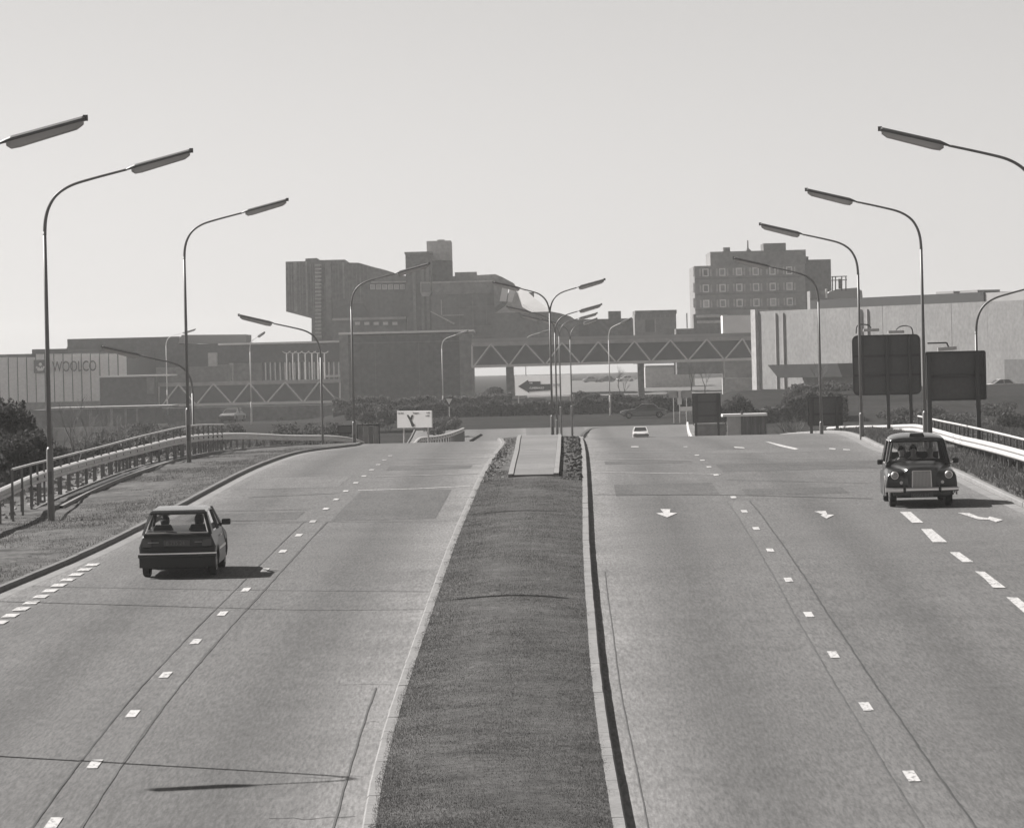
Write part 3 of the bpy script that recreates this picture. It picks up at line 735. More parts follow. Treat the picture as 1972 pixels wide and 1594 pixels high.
# low block right of it
R = root_at('low_dark_annexe', 'low dark annexe with curved roof behind the twin lamps', 'building', 1030, 690)
a = MB(); a.face_prism([(950, 603), (1060, 600), (1078, 603), (1098, 609), (1115, 620), (1115, 700), (950, 700)], 690, 16); part('wall', a, M_conc, R, world=True)
R = root_at('brick_boiler_house', 'small dark brick block with square chimney above the footbridge', 'building', 1165, 700)
fb('wall', 1110, 1226, 614, 700, 700, 16, M_brick, R); fb('chimney', 1172, 1196, 599, 614, 700, 4, M_brick, R, .5)
R = root_at('flat_roofed_office', 'small flat roofed office with a window strip above the footbridge', 'building', 1263, 690)
fb('wall', 1223, 1303, 605, 700, 690, 14, M_brick_l, R); fb('roof_slab', 1223, 1303, 597.5, 605, 690, 15, M_brick, R, -.4)
for k in range(8): fb('window', 1228+k*9, 1234.5+k*9, 605.5, 611, 690, .2, M_winglass, R, -.15)
fb('door', 1243, 1260, 616, 639, 690, .2, M_dark, R, -.15); fb('pale_bay', 1225, 1242, 614, 640, 690, .25, M_conc2, R, -.2); fb('post', 1261, 1262.5, 614, 640, 690, .2, M_conc_l, R, -.25)
R = root_at('parapet_block', 'low parapet block with two roof posts beside the office tower', 'building', 1345, 680)
fb('wall', 1303, 1400, 632, 720, 680, 12, M_brick, R); fb('roof_post', 1322, 1324, 603, 632, 680, .3, M_dark, R); fb('roof_post', 1336, 1342, 605, 632, 680, .8, M_brick, R)
# ---- office tower
R = root_at('office_tower', 'dark stepped office block with rows of small white framed windows', 'office block', 1470, 760)
fb('wall', 1339, 1552, 510, 690, 760, 22, M_brick_l, R); fb('rear_wing', 1535, 1602, 500, 690, 764, 22, M_brick, R)
fb('penthouse', 1368, 1552, 483, 510, 762, 18, M_brick_l, R); fb('plant_room', 1470, 1513, 468.5, 484, 762, 9, M_brick, R, -.6)
fb('roof_box', 1393, 1406, 476.5, 484, 762, 4, M_brick_l, R); fb('roof_step', 1552, 1557, 494, 505, 764, 5, M_brick, R)
part('mast', MB().tube([P(1440.5, 484, 764), P(1440, 478, 764), P(1440, 463, 764)], [.6, .14, .1], 6), M_dark, R, world=True)
for r, y in enumerate((523, 553.5, 583)):
    fb('string_course', 1338.5, 1540, y+11, y+12.6, 760, .25, M_brick, R, -.14)
    fb('wall_bay', 1335.8, 1339, y-9, y+8, 760, 4, M_brick_l, R, 1.0)
    for c in range(6):
        x = 1358.5+c*32.2+r*.7; yy = y-.8*c+2.0
        wd = MB(); fbox(wd, x-6.3, x+6.3, yy-7.6, yy+7.6, 760, .22, -.32); wd = part('window', wd, M_winframe, R, world=True)
        fb('pane', x-3.7, x+3.7, yy-5.2, yy+5.4, 760, .1, random.choice((M_winglass, M_winglass, M_dark, M_conc_l)), wd, -.40)
        for sx in (-1, 1): fb('panel', x+sx*10.4-1.6, x+sx*10.4+1.6, yy-7.2, yy+7.2, 760, .1, M_conc_l, R, -.12)
fb('podium', 1338, 1400, 604, 634, 758, 10, M_brick, R); fb('canopy', 1342, 1400, 606, 611, 756, 6, M_conc_l, R); fb('canopy', 1342, 1400, 617, 622, 756, 6, M_conc_l, R)
# ---- pale shed with brick-like panels, right
R = thing('pale_panelled_shed', 'huge pale panelled shed with a dark flat roof on the right', 'warehouse', (60, 540, 3))
PA, PB = P(1455, 600, 580), P(1972, 588, 520)
dirw = Vector((PB.x-PA.x, PB.y-PA.y, 0)); Lw = dirw.length; dirw.normalize(); nw = Vector((dirw.y, -dirw.x, 0))
zt = PA.z; zb = 1.0
def shed_box(s0, s1, z0, z1, out, thick):
    c0 = Vector((PA.x, PA.y, 0))+dirw*((s0+s1)/2)+nw*(out-thick/2); c0.z = (z0+z1)/2
    return MB().obox(c0, dirw, (s1-s0)/2, thick/2, (z1-z0)/2)
part('wall', shed_box(.05, Lw*1.9, zb, zt-.05, -.3, 45), M_shed, R, world=True)
pw = Lw/8.0
for k in range(15):
    part('panel', shed_box(k*pw+.03, (k+1)*pw-.03, zb+2.2, zt, .015*(k % 2), .35), M_shed, R, world=True)
for s in (.085, .115, .42, .445):
    part('downpipe', shed_box(Lw*s, Lw*s+.22, zb+2, zt-.3, .25, .22), mat('weathered_steel', .33, .7), R, world=True)
part('corner_pier', shed_box(-.5, .75, zb, zt+.25, .45, 2.0), M_conc_l, R, world=True)
sx = lambda px: (P(px, 600, 552).x-PA.x)/dirw.x
a = MB(); zz0 = zt+.1
part('roof', shed_box(sx(1548), sx(1830), zt+.02, zt+1.15, -2.2, 30), mat('bitumen_roof', .022, .9, .2, 3), R, world=True)
part('roof_fascia', shed_box(sx(1830)+.02, sx(1915), zt+.02, zt+1.05, -2.4, 30), M_roofgrey, R, world=True)
for k, px in enumerate((1690, 1728)): part('rooflight', shed_box(sx(px-14), sx(px+14), zt+1.16, zt+1.6, -9, 3), M_roofgrey, R, world=True)
# dark canopies on the wall
zc = P(1600, 700, 560).z
c = MB(); s0, s1 = sx(1545), sx(1665)
v = lambda s, z, o: tuple(Vector((PA.x, PA.y, z))+dirw*s+nw*o)
c.loft([[v(s0, zc, .4), v(s0, zc+.0, 3.4), v(s0+.0, zc+.05, 3.4), v(s0, zc+.05, .4)]]*1) if False else None
c.add([v(s0, zc, 3.6), v(s1, zc, 3.6), v(s1, zc, .2), v(s0+1.2, zc, .2), v(s0+1.5, zc-1.6, 3.0), v(s1, zc-1.6, 3.0), v(s1, zc-1.6, .2), v(s0+2, zc-1.6, .2)],
      [(0, 1, 2, 3), (4, 7, 6, 5), (0, 4, 5, 1), (1, 5, 6, 2), (3, 7, 4, 0), (2, 6, 7, 3)])
part('canopy', c, mat('canopy_felt', .05, .9), R, world=True)
part('lower_storey', shed_box(sx(1898), Lw*1.85, zb, P(1935, 692, 525).z, 1.2, 1.4), M_dark, R, world=True)
part('base_course', shed_box(.8, sx(1890), zb, zb+2.1, .1, .5), M_conc2, R, world=True)
R = root_at('rooftop_hut', 'small grey rooftop hut with a railing beside the dark office block', 'hut', 1610, 640)
fb('wall', 1560, 1592, 560, 600, 640, 6, M_brick_l, R); fb('pale_post', 1589.5, 1593, 556, 574, 640, .5, M_coping, R, -.3); fb('pale_post', 1561, 1563, 560, 575, 640, .4, M_shed, R, -.3)
a = MB(); a.face_prism([(1593, 575), (1597, 562), (1612, 557), (1650, 554), (1660, 560), (1664, 600), (1593, 600)], 640, 6); part('roof', a, M_roofgrey, R, world=True)
rl = MB()
for x in (1603, 1609, 1621, 1629): rl.bar(P(x, 560, 640), P(x, 533, 640), .16)
for y in (533, 540): rl.bar(P(1601, y, 640), P(1631, y-1, 640), .12)
part('railing', rl, M_dark, R, world=True); fb('tank', 1615, 1622, 537, 556, 640, 1, M_dark, R)

# ---- far pale blocks and cars seen under the footbridge
R = root_at('far_warehouse', 'distant pale warehouse seen beneath the footbridge, right of the pier', 'warehouse', 1300, 800)
fb('wall', 1243, 1338, 707, 780, 800, 20, M_conc_l, R); fb('roof_edge', 1243, 1338, 703, 707, 800, 21, M_shed, R, -.3)
R = root_at('far_pale_houses', 'distant row of pale low houses below the bright gap under the footbridge', 'houses', 1150, 1250)
fb('wall', 1105, 1245, 735, 775, 1250, 12, M_conc_l, R)
for k in range(4): fb('gable', 1108+k*34, 1128+k*34, 731, 736, 1250, 12, M_roofgrey, R, -1)
R = root_at('shed_end_wall', 'shaded end wall below the stair box of the footbridge', 'wall', 1420, 615)
fb('wall', 1396, 1456, 694, 730, 615, 4, M_brick_l, R); fb('base_wall', 1392, 1450, 728, 775, 612, 2, M_conc_l, R)
# ================================================================== STREET FURNITURE
LAMP_PTS = [(0, 7.3), (.03, 7.7), (.13, 8.05), (.34, 8.36), (.72, 8.60), (1.3, 8.77), (2.2, 8.985)]
TWIN_PTS = [(0, 7.35), (.06, 7.7), (.2, 8.05), (.45, 8.32), (.8, 8.5), (1.5, 8.70)]
def arm_mesh(pts, s, thick=.038):
    p = crom([(s*x, 0, z) for x, z in pts], 5)
    return MB().tube(p, list(np.linspace(thick+.012, thick-.006, len(p))), 8)
def lantern(s, x0, z0, L, sl=.25):
    """dark trough canopy with a paler bowl beneath"""
    T = lambda x, y, z: (s*(x0+x), y, z0+sl*x+z)
    c = MB()
    rings = []
    for x, w, h in ((-.12, .05, .03), (0, .11, .06), (.12, .145, .085), (L-.05, .145, .085), (L, .12, .06)):
        rings.append([T(x, -w, -.015), T(x, -w, h*.5), T(x, -w*.6, h), T(x, w*.6, h), T(x, w, h*.5), T(x, w, -.015)][::int(s)])
    c.loft(rings); c.box(*sorted((s*(x0+L-.04), s*(x0+L+.06))), -.03, .03, z0+sl*L-.02, z0+sl*L+.10)
    b = MB(); rings = []
    for x, w, d in ((.03, .10, .09), (.12, .12, .17), (.3, .125, .185), (L-.16, .12, .15), (L-.03, .10, .085)):
        rings.append([T(x, -w, -.017), T(x, w, -.017), T(x, w*.9, -d*.8), T(x, w*.5, -d), T(x, -w*.5, -d), T(x, -w*.9, -d*.8)][::int(s)])
    b.loft(rings)
    return c, b
def column_parts():
    base = MB().tube([(0, 0, -1.5), (0, 0, 1.65), (0, 0, 1.74)], [.092, .092, .06], 12)
    door = MB().box(-.05, .05, -.105, -.085, .5, 1.1)
    col = MB().tube([(0, 0, 1.7), (0, 0, 4.5), (0, 0, 7.4)], [.062, .057, .047], 10)
    return base.mesh('base_section', M_pole, smooth=True), door.mesh('door', M_lampdark), col.mesh('column', M_pole, smooth=True)
BASE_ME, DOOR_ME, COL_ME = column_parts()
def lamp_meshes(pts, L):
    out = []
    for s in (1, -1):
        x0, z0 = pts[-1][0]+.1, pts[-1][1]+.02
        c, b = lantern(s, x0, z0, L)
        out.append((arm_mesh(pts, s).mesh('arm', M_pole, smooth=True), c.mesh('lantern', M_lampdark), b.mesh('bowl', M_bowl, smooth=False)))
    return out
SINGLE_ME = lamp_meshes(LAMP_PTS, 1.6); TWIN_ME = lamp_meshes(TWIN_PTS, 1.45)
def build_lamp(meshes, sides, label, loc, group):
    t = thing('street_lamp', label, 'street lamp', loc, group)
    b = part('base_section', BASE_ME, None, t); part('door', DOOR_ME, None, b); part('column', COL_ME, None, t)
    for k in sides:
        part('arm', meshes[k][0], None, t); l = part('lantern', meshes[k][1], None, t); part('bowl', meshes[k][2], None, l)
    return t
proto_r = build_lamp(SINGLE_ME, (0,), 'tall grey street lamp at far left, only its lantern in view', (0, 0, 0), 'street lamps along the road')
proto_t = build_lamp(TWIN_ME, (0, 1), 'twin armed street lamp, tallest of the four on the central reserve', (0, 0, 0), 'street lamps along the road')
used = set()
def put(proto, label, pole, tip, Y, reach, rot=0.0, tipz=9.43):
    """pole = a pixel on the post, tip = pixel of the outer lantern end"""
    p = P(pole[0], pole[1], Y); s = 1.0; z = P(tip[0], tip[1], Y).z
    o = proto if proto.name not in used else copy_tree(proto); used.add(proto.name)
    base = z-tipz; o['label'] = label
    o.location = (p.x, Y, base); o.rotation_euler = (0, 0, rot)
    return o
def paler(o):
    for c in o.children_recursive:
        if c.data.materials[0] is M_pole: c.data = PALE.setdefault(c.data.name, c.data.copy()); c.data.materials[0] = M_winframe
PALE = {}
LG = 'street lamps along the road'
put(proto_r, 'nearest street lamp of the left verge, only its lantern showing at the edge', (-203, 700), (157, 229), 93, 3.9)
put(proto_r, 'street lamp casting the long thin shadow across the left lane in front', (0, 0), (157, 229), 93, 3.9, PI).location = (-10.15, 65.8, 1.85)
put(proto_r, 'tall street lamp on the bare left verge, first full post from the left', (96.5, 900), (374, 291), 123, 3.9)
put(proto_r, 'street lamp rising through the left barrier, second post from the left', (362, 800), (563, 385), 175, 3.9)
put(proto_r, 'street lamp at the right end of the left barrier, before the brick block', (679, 700), (828, 508), 231, 3.9)
put(proto_r, 'nearest street lamp of the right verge, post outside the picture', (2006, 700), (1713, 249), 117, 3.9, PI)
put(proto_r, 'street lamp beside the wide dark sign, arm over the right carriageway', (1778, 650), (1556, 366), 161, 3.9, PI)
put(proto_r, 'street lamp in front of the rounded dark sign, arm crossing the sky', (1656, 680), (1474, 432), 189, 3.9, PI)
put(proto_r, 'street lamp whose arm crosses the dark office block', (1579, 700), (1425, 497), 218, 3.9, PI)
put(proto_r, 'street lamp of the slip road with its arm towards the left, under the concrete block', (618, 700), (468, 607), 226, 3.9, PI)
put(proto_r, 'street lamp of the low slip road at left, lantern before the ribbed store', (371, 760), (205, 667), 204, 3.9, PI)
put(proto_r, 'street lamp behind the wide dark sign, arm leaving the picture', (1881, 700), (2080, 527), 172, 3.9)
put(proto_t, 'twin armed street lamp of the central reserve, nearest and tallest of the cluster', (1061, 700), (1163, 537), 257, 3.05, 0, 9.15)
put(proto_t, 'second twin armed street lamp of the central reserve, just behind the tallest', (1071, 740), (1160, 585), 303, 3.05, 0, 9.15)
put(proto_t, 'third twin armed street lamp of the central reserve, slightly right of the second', (1079, 740), (1150, 602), 372, 3.05, 0, 9.15)
put(proto_t, 'farthest and rightmost twin armed street lamp of the central reserve', (1100, 740), (1146, 612), 398, 3.05, math.radians(40), 9.15)
FG = 'thin lamps round the roundabout'
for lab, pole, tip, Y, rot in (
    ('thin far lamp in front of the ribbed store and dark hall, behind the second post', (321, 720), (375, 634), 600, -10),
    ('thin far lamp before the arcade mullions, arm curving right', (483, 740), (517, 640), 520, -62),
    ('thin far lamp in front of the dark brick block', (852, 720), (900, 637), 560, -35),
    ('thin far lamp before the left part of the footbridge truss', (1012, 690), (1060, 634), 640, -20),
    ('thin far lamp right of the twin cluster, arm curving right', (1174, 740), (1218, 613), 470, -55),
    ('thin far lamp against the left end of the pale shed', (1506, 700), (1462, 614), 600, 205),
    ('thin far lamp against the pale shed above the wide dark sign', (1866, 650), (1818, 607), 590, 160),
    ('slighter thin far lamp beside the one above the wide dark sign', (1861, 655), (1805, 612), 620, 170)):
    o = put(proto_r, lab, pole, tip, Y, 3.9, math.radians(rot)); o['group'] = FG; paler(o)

# ---- crash barriers
W_PROF = [(0, 0), (.055, .02), (.08, .05), (.08, .095), (.02, .125), (.02, .18), (.075, .215), (.07, .265), (.005, .30), (-.05, .31), (-.05, .29), (-.012, .28), (-.012, 0)]
def barrier(name, label, pts, side, m, post_h=.75, step=3.2, drop_end=False):
    """pts: world points of the rail's top edge; side=+1 when its face looks to the right"""
    path = crom(pts, 8); o0 = path[len(path)//2].copy(); o0.z -= .75
    R = thing(name, label, 'crash barrier', o0, 'crash barriers')
    rings = []
    for i, p in enumerate(path):
        t = path[min(i+1, len(path)-1)]-path[max(i-1, 0)]; t.z = 0; t.normalize(); nrm = Vector((t.y, -t.x, 0))*side
        rings.append([p+nrm*a+Vector((0, 0, z-.31)) for a, z in W_PROF])
    part('rail', MB().loft(rings), m, R, world=True)
    pm = MB().box(-.05, .05, -.045, .045, -.8, .28).mesh('post', M_post)
    rp = resample(path, step)
    for i, p in enumerate(rp):
        t = rp[min(i+1, len(rp)-1)]-rp[max(i-1, 0)]; ang = math.atan2(t.y, t.x)
        q = part('post', pm, None, R); nrm = Vector((math.sin(ang), -math.cos(ang), 0))*side
        q.location = Vector((p.x, p.y, p.z-.31))-R.location-nrm*.10; q.rotation_euler = (0, 0, ang)
    return path
LB = [(-520, 1150, 84), (-330, 1075, 95), (-150, 1005, 108), (0, 941, 122), (60, 915, 131), (97, 903, 138), (200, 875, 157), (280, 856, 174), (365, 838, 192), (460, 833, 222), (560, 837, 245), (640, 838, 258), (680, 843, 262), (700, 850, 263)]
lpath = barrier('crash_barrier', 'long pale corrugated crash barrier curving along the left verge', [Vector((-17.5, 30, zr(30)+.4)), Vector((-16.2, 60, zr(60)+.35))]+[P(*q) for q in LB], 1, M_steel)
RB = [(1594, 822, 247), (1640, 819.5, 236), (1700, 818.5, 212), (1740, 817, 196), (1768, 817.5, 184), (1810, 828, 168), (1850, 839, 158), (1905, 851, 145), (1972, 868, 132), (2100, 905, 114), (2300, 965, 94)]
rpath = barrier('crash_barrier', 'bright white double ribbed crash barrier behind the black taxi', [P(*q) for q in RB]+[Vector((14.3, 60, zr(60)+1.05)), Vector((14.2, 30, zr(30)+1.05))], 1, M_white_steel)
# short white barriers beyond the crest
def small_barrier(label, pts, side):
    path = crom([P(*q) for q in pts], 6); o0 = path[0].copy()
    R = thing('crash_barrier', label, 'crash barrier', o0, 'crash barriers')
    rings = []
    for i, p in enumerate(path):
        t = path[min(i+1, len(path)-1)]-path[max(i-1, 0)]; t.z = 0; t.normalize(); nrm = Vector((t.y, -t.x, 0))*side
        rings.append([p+nrm*a+Vector((0, 0, z-.31)) for a, z in W_PROF])
    part('rail', MB().loft(rings), M_white_steel, R, world=True)
    for p in resample(path, 4.0): part('post', MB().box(p.x-.06, p.x+.06, p.y+.02, p.y+.14, p.z-1.6, p.z-.04), M_post, R, world=True)
small_barrier('short white barrier beyond the crest below the white junction sign', [(780, 853, 268), (797, 852, 270), (803, 846, 278), (812, 841, 292), (840, 838.5, 315), (870, 832, 340), (893, 823, 372)], 1)
small_barrier('short flared white barrier end left of the tall dark board', [(1341, 846, 262), (1334, 843, 270), (1330, 836, 290), (1326, 826, 320), (1324, 812, 360)], -1)
# dark covered drain wall in the gap
a = MB(); a.face_prism([(903, 848), (926, 835), (930, 838), (908, 852)], 330, 1.5); t = thing('concrete_upstand', 'short dark sloping upstand in the gap right of the white barrier', 'kerb block', P(915, 845, 330)); part('block', a, M_tar_shade, t, world=True)

# ---- pedestrian railings behind the barriers
def railing(label, top, h, base_drop, step, m, group='pedestrian railings'):
    path = crom([P(*q) for q in top], 8); o0 = path[len(path)//2].copy(); o0.z -= h
    R = thing('pedestrian_railing', label, 'railing', o0, group)
    part('top_rail', MB().tube(path, .035, 6), m, R, world=True)
    bm_ = MB().box(-.022, .022, -.022, .022, -h+.1, 0).mesh('baluster', m); pm = MB().box(-.03, .03, -.03, .03, -h-.6, -.01).mesh('post', M_post)
    rp = resample(path, step)
    for i, p in enumerate(rp[:290]):
        k = True
        q = part('post', pm, None, R); q.location = p-R.location
    return R
railing('pale bar railing behind the left crash barrier', [(23, 904, 124), (60, 894, 130), (97, 885, 138), (200, 859, 157), (280, 838, 174), (365, 820, 192), (430, 817, 212)], 1.25, .2, 2.9, M_steel)
railing('pale bar railing above the white barrier at the right edge', [(1768, 801, 187), (1810, 810, 172), (1850, 818, 161), (1905, 830, 147), (1972, 846, 134), (2100, 878, 116), (2220, 910, 102)], 1.2, .2, 2.3, M_white_steel)

# ---- signs seen from behind
def back_sign(name, label, x0, x1, y0, y1, Y, posts, hrails, vrails, rounded, depth=.08):
    a, b = P(x0, (y0+y1)/2, Y), P(x1, (y0+y1)/2, Y); m = (x0+x1)/2
    zt, zb = P(m, y0, Y).z, P(m, y1, Y).z; cx = (a.x+b.x)/2; w = (b.x-a.x)/2
    R = thing(name, label, 'road sign', (cx, Y, zb), 'road signs seen from behind')
    r = .22 if rounded else .03; pts = []
    for (ox, oz, a0) in ((w-r, zt-zb-r, 0), (-w+r, zt-zb-r, 90), (-w+r, r, 180), (w-r, r, 270)):
        for k in range(6): t = math.radians(a0+k*18); pts.append((ox+r*math.cos(t), 0, oz+r*math.sin(t)))
    part('board', MB().prism(pts, (0, depth, 0), (0, 0, 0)), M_signback, R)
    fr = MB()
    for i in range(len(pts)): fr.bar((pts[i][0], -.03, pts[i][2]), (pts[(i+1) % len(pts)][0], -.03, pts[(i+1) % len(pts)][2]), .07, .07)
    part('frame', fr, M_signrim, R)
    for y in hrails:
        z = P(m, y, Y).z-zb; part('rail', MB().box(-w+.03, w-.03, -.09, -.003, z-.05, z+.05), M_signrim, R)
    for x in vrails:
        X = P(x, (y0+y1)/2, Y).x-cx; part('stiffener', MB().box(X-.045, X+.045, -.075, -.003, .03, zt-zb-.03), M_signrim, R)
    for x in posts:
        X = P(x, y1, Y).x-cx; part('post', MB().box(X-.075, X+.075, -.20, -.095, -3.0, zt-zb-.1), M_signrim, R)
    return R, cx, zb, zt
def sign_lamp(R, px, py, flipx, Y):
    p = P(px, py, Y)-R.location; s = -1 if flipx else 1
    l = MB().tube(crom([(p.x-s*.45, -.05, p.z-.18), (p.x-s*.40, .1, p.z+.12), (p.x-s*.2, .3, p.z+.22), (p.x+s*.1, .35, p.z+.18), (p.x+s*.25, .4, p.z+.05)], 4), .03, 6)
    q = part('lamp_arm', l, M_signrim, R); part('lamp', MB().box(p.x-.1-.5*(s < 0), p.x+.1+.5*(s > 0), .3, .55, p.z-.10, p.z+.02), M_steel, q)
R, cx, zb, zt = back_sign('road_sign', 'tall dark road sign back with rounded corners and two lamps on top', 1643, 1772, 646, 759, 205, (1709.5, 1753), (685, 722), (1662, 1709.5, 1753), True)
sign_lamp(R, 1668, 634, False, 205); sign_lamp(R, 1738, 637, True, 205)
R, cx, zb, zt = back_sign('road_sign', 'wide dark road sign back with one lamp, lamp post at its left edge', 1784, 1897, 678, 769, 158, (1789, 1883), (724,), (1883,), False)
l = MB().bar(P(1786, 661, 158), P(1823, 660, 158), .05).bar(P(1823, 660, 158), P(1827, 669, 158), .05); q = part('lamp_arm', l, M_signrim, R, world=True)
part('lamp', MB().bar(P(1806, 673, 158), P(1842, 670, 158), .16, .12), M_steel, q, world=True)
back_sign('road_sign', 'small dark sign back among bushes left of the tall rounded sign', 1556, 1622, 765, 818, 240, (1562, 1612), (797,), (1566, 1612), False)
back_sign('road_sign', 'dark square sign back on two posts left of the concrete shelter', 1334, 1387, 758, 813, 300, (1340, 1383), (774, 800), (1343, 1381), False)

# ---- white junction sign
def front_sign(name, label, x0, x1, y0, y1, Y, posts, plen=3.0, yaw=math.radians(-42)):
    a, b = P(x0, (y0+y1)/2, Y), P(x1, (y0+y1)/2, Y); m = (x0+x1)/2
    zt, zb = P(m, y0, Y).z, P(m, y1, Y).z; w = (b.x-a.x)/2/math.cos(yaw); cx = (a.x+b.x)/2
    R = thing(name, label, 'road sign', (cx, Y, zb), None, yaw)
    part('board', MB().box(-w, w, 0, .07, 0, zt-zb), M_white, R, bevel=.01)
    for x in posts:
        X = (P(x, y1, Y).x-cx)/math.cos(yaw); part('post', MB().tube([(X, .14, -plen), (X, .14, zt-zb-.1)], .05, 8), M_steel, R)
    return R, w, zt-zb
def put_text(R, body, x, z, size, m, y=-.006):
    me = text_mesh(body, size, m, .002)
    for v in me.vertices: v.co = Vector((x+v.co.x, y-v.co.z, z+v.co.y))
    return part('lettering', me, None, R)
R, w, h = front_sign('junction_sign', 'white junction sign with a black forked arrow at the end of the left barrier', 764, 832, 791, 823.5, 285, (774, 822))
k = 2*w/1108.0                                      # zoomed pixels of the sign to metres
zf = lambda x, y: ((x-392)*k-w, -.012, h-(y-335)/548.0*h)
fk = MB()
fk.prism([zf(*p) for p in ((705, 470), (755, 458), (822, 560), (862, 468), (915, 470), (858, 640), (930, 770), (958, 770), (950, 810), (905, 858), (862, 845), (790, 640))], (0, .01, 0), (0, 0, 0))
part('arrow', fk, M_ink, R)
put_text(R, 'Car Park', -w+.06, h-.17, .14, M_ink); put_text(R, 'Shoppers', -.12, h-.17, .14, M_ink); put_text(R, 'A 80', w-.42, h-.17, .14, M_ink); put_text(R, 'A 801', w-.5, h-.35, .14, M_ink)
# ---- roadside billboard with a black arrow
R, w, h = front_sign('billboard', 'wide white billboard with a thick black left arrow under the footbridge', 992, 1100, 723, 761, 520, (997, 1096))
zf = lambda px, py: ((px-1046)/54.0*w, -.02, (761-py)/38.0*h)
fk = MB(); fk.prism([zf(*p) for p in ((998, 743), (1017, 731), (1018, 734), (1041, 734), (1041, 739.5), (1060, 739.5), (1060, 751), (1019, 753), (1018, 755))], (0, .015, 0), (0, 0, 0)); part('arrow', fk, M_ink, R)
a = zf(1020, 738.6); put_text(R, 'THE', a[0], a[2], .26, M_white, -.03)
a = zf(1020, 748.5); put_text(R, 'CUMBERNAULD', a[0], a[2], .30, M_white, -.03)
a = zf(1062, 743.5); put_text(R, 'CENTRE', a[0], a[2], .34, M_ink, -.03)
# ---- give way triangle and other small signs
p = P(865, 778, 430); T = thing('give_way_sign', 'small give way triangle on a thin post before the hedge', 'road sign', (p.x, 430, p.z-1.4))
part('post', MB().tube([(0, .06, -1), (0, .06, 1.7)], .04, 6), M_steel, T)
o = part('plate', MB().prism([(-.5, 0, 2.0), (.5, 0, 2.0), (0, 0, 1.1)], (0, .03, 0), (0, 0, 0)), M_signrim, T); part('face', MB().prism([(-.3, -.012, 1.9), (.3, -.012, 1.9), (0, -.012, 1.35)], (0, .01, 0), (0, 0, 0)), M_winframe, o)
SMALL = [(1297, 753, 766, 'grey square plate on a post before the hedge, leftmost of the small signs', .45, M_conc_l), (1309, 752, 779, 'narrow white plate on a post before the hedge between two grey plates', .2, M_white), (1322, 753, 766, 'grey square plate on a post before the hedge above the small white plate', .5, M_conc_l), (1322, 783, 791, 'low small white plate on a post left of the dark square board', .55, M_white)]
for x, y0, y1, lab, hw, m in SMALL:
    Y = 425 if y0 > 770 else 432; p = P(x, y1, Y); zt = P(x, y0, Y).z
    T = thing('small_sign', lab, 'road sign', (p.x, Y, p.z-2), 'small signs before the hedge'); part('post', MB().tube([(0, .05, -1.5), (0, .05, zt-p.z+2)], .04, 6), M_steel, T); part('plate', MB().box(-hw/1, hw, 0, .03, 2, zt-p.z+2), m, T)
p = P(665, 834, 268); T = thing('small_sign', 'small dark framed sign beside the lamp at the barrier end', 'road sign', p)
part('plate', MB().box(-.42, .42, 0, .04, 0, .42), M_signback, T); part('frame', MB().bar((-.42, -.02, 0), (-.42, -.02, .42), .06).bar((.42, -.02, 0), (.42, -.02, .42), .06).bar((-.42, -.02, .42), (.42, -.02, .42), .06).bar((-.42, -.02, 0), (.42, -.02, 0), .06), M_ink, T); part('post', MB().box(-.04, .04, .05, .1, -1.5, .4), M_signrim, T)
# ---- dark framed hoarding by the barrier end
p0, p1 = P(688, 819, 275), P(730, 819, 275); T = thing('framed_hoarding', 'grey panelled hoarding in a dark frame beside the left barrier end', 'hoarding', (p0.x, 275, p0.z-1.7))
W_ = p1.x-p0.x
part('frame', MB().bar((0, 0, -.8), (0, 0, 1.7), .08).bar((W_, 0, -.8), (W_, 0, 1.7), .08).bar((-.04, 0, 1.7), (W_+.1, 0, 1.7), .08), M_ink, T)
for k in range(4): part('panel', MB().box(.06+k*(W_-.1)/4, (k+1)*(W_-.1)/4+.03, .03, .07, -.8, 1.62), (M_conc, M_conc2)[k % 2], T)
# ---- concrete shelter with slatted side
p0, p1 = P(1398, 845, 320), P(1478, 845, 320); W_ = p1.x-p0.x; H_ = P(1430, 799, 320).z-P(1430, 845, 320).z
T = thing('roadside_shelter', 'small concrete shelter with white roof edge and slatted dark side at the crest', 'shelter', (p0.x, 320, p0.z))
part('end_wall', MB().box(.1, W_*.37, 0, .2, -1.5, H_-.12), M_conc_l, T); part('back_wall', MB().box(W_*.40, W_, 2.2, 2.4, -1.5, H_-.12), M_brick, T)
part('roof', MB().box(-.2, W_+.02, -.12, 2.6, H_-.115, H_+.05), M_coping, T); part('post', MB().box(W_*.37+.003, W_*.43, -.06, .14, -1.5, H_+.25), M_dark, T)
for k in range(9): X = W_*.45+k*W_*.56/9; part('slat', MB().box(X, X+W_*.035, .0, .08, -1.5, H_-.12), (M_dark, M_conc)[k % 3 == 1], T)
# ---- low stone wall behind the square sign
T = root_at('rubble_wall', 'low rough stone wall behind the dark square sign posts', 'wall', 1365, 345); fb('wall', 1338, 1398, 817, 850, 345, .5, M_brick_l, T); fb('coping', 1338, 1396, 814.5, 817, 345, .6, M_conc_l, T, -.05)
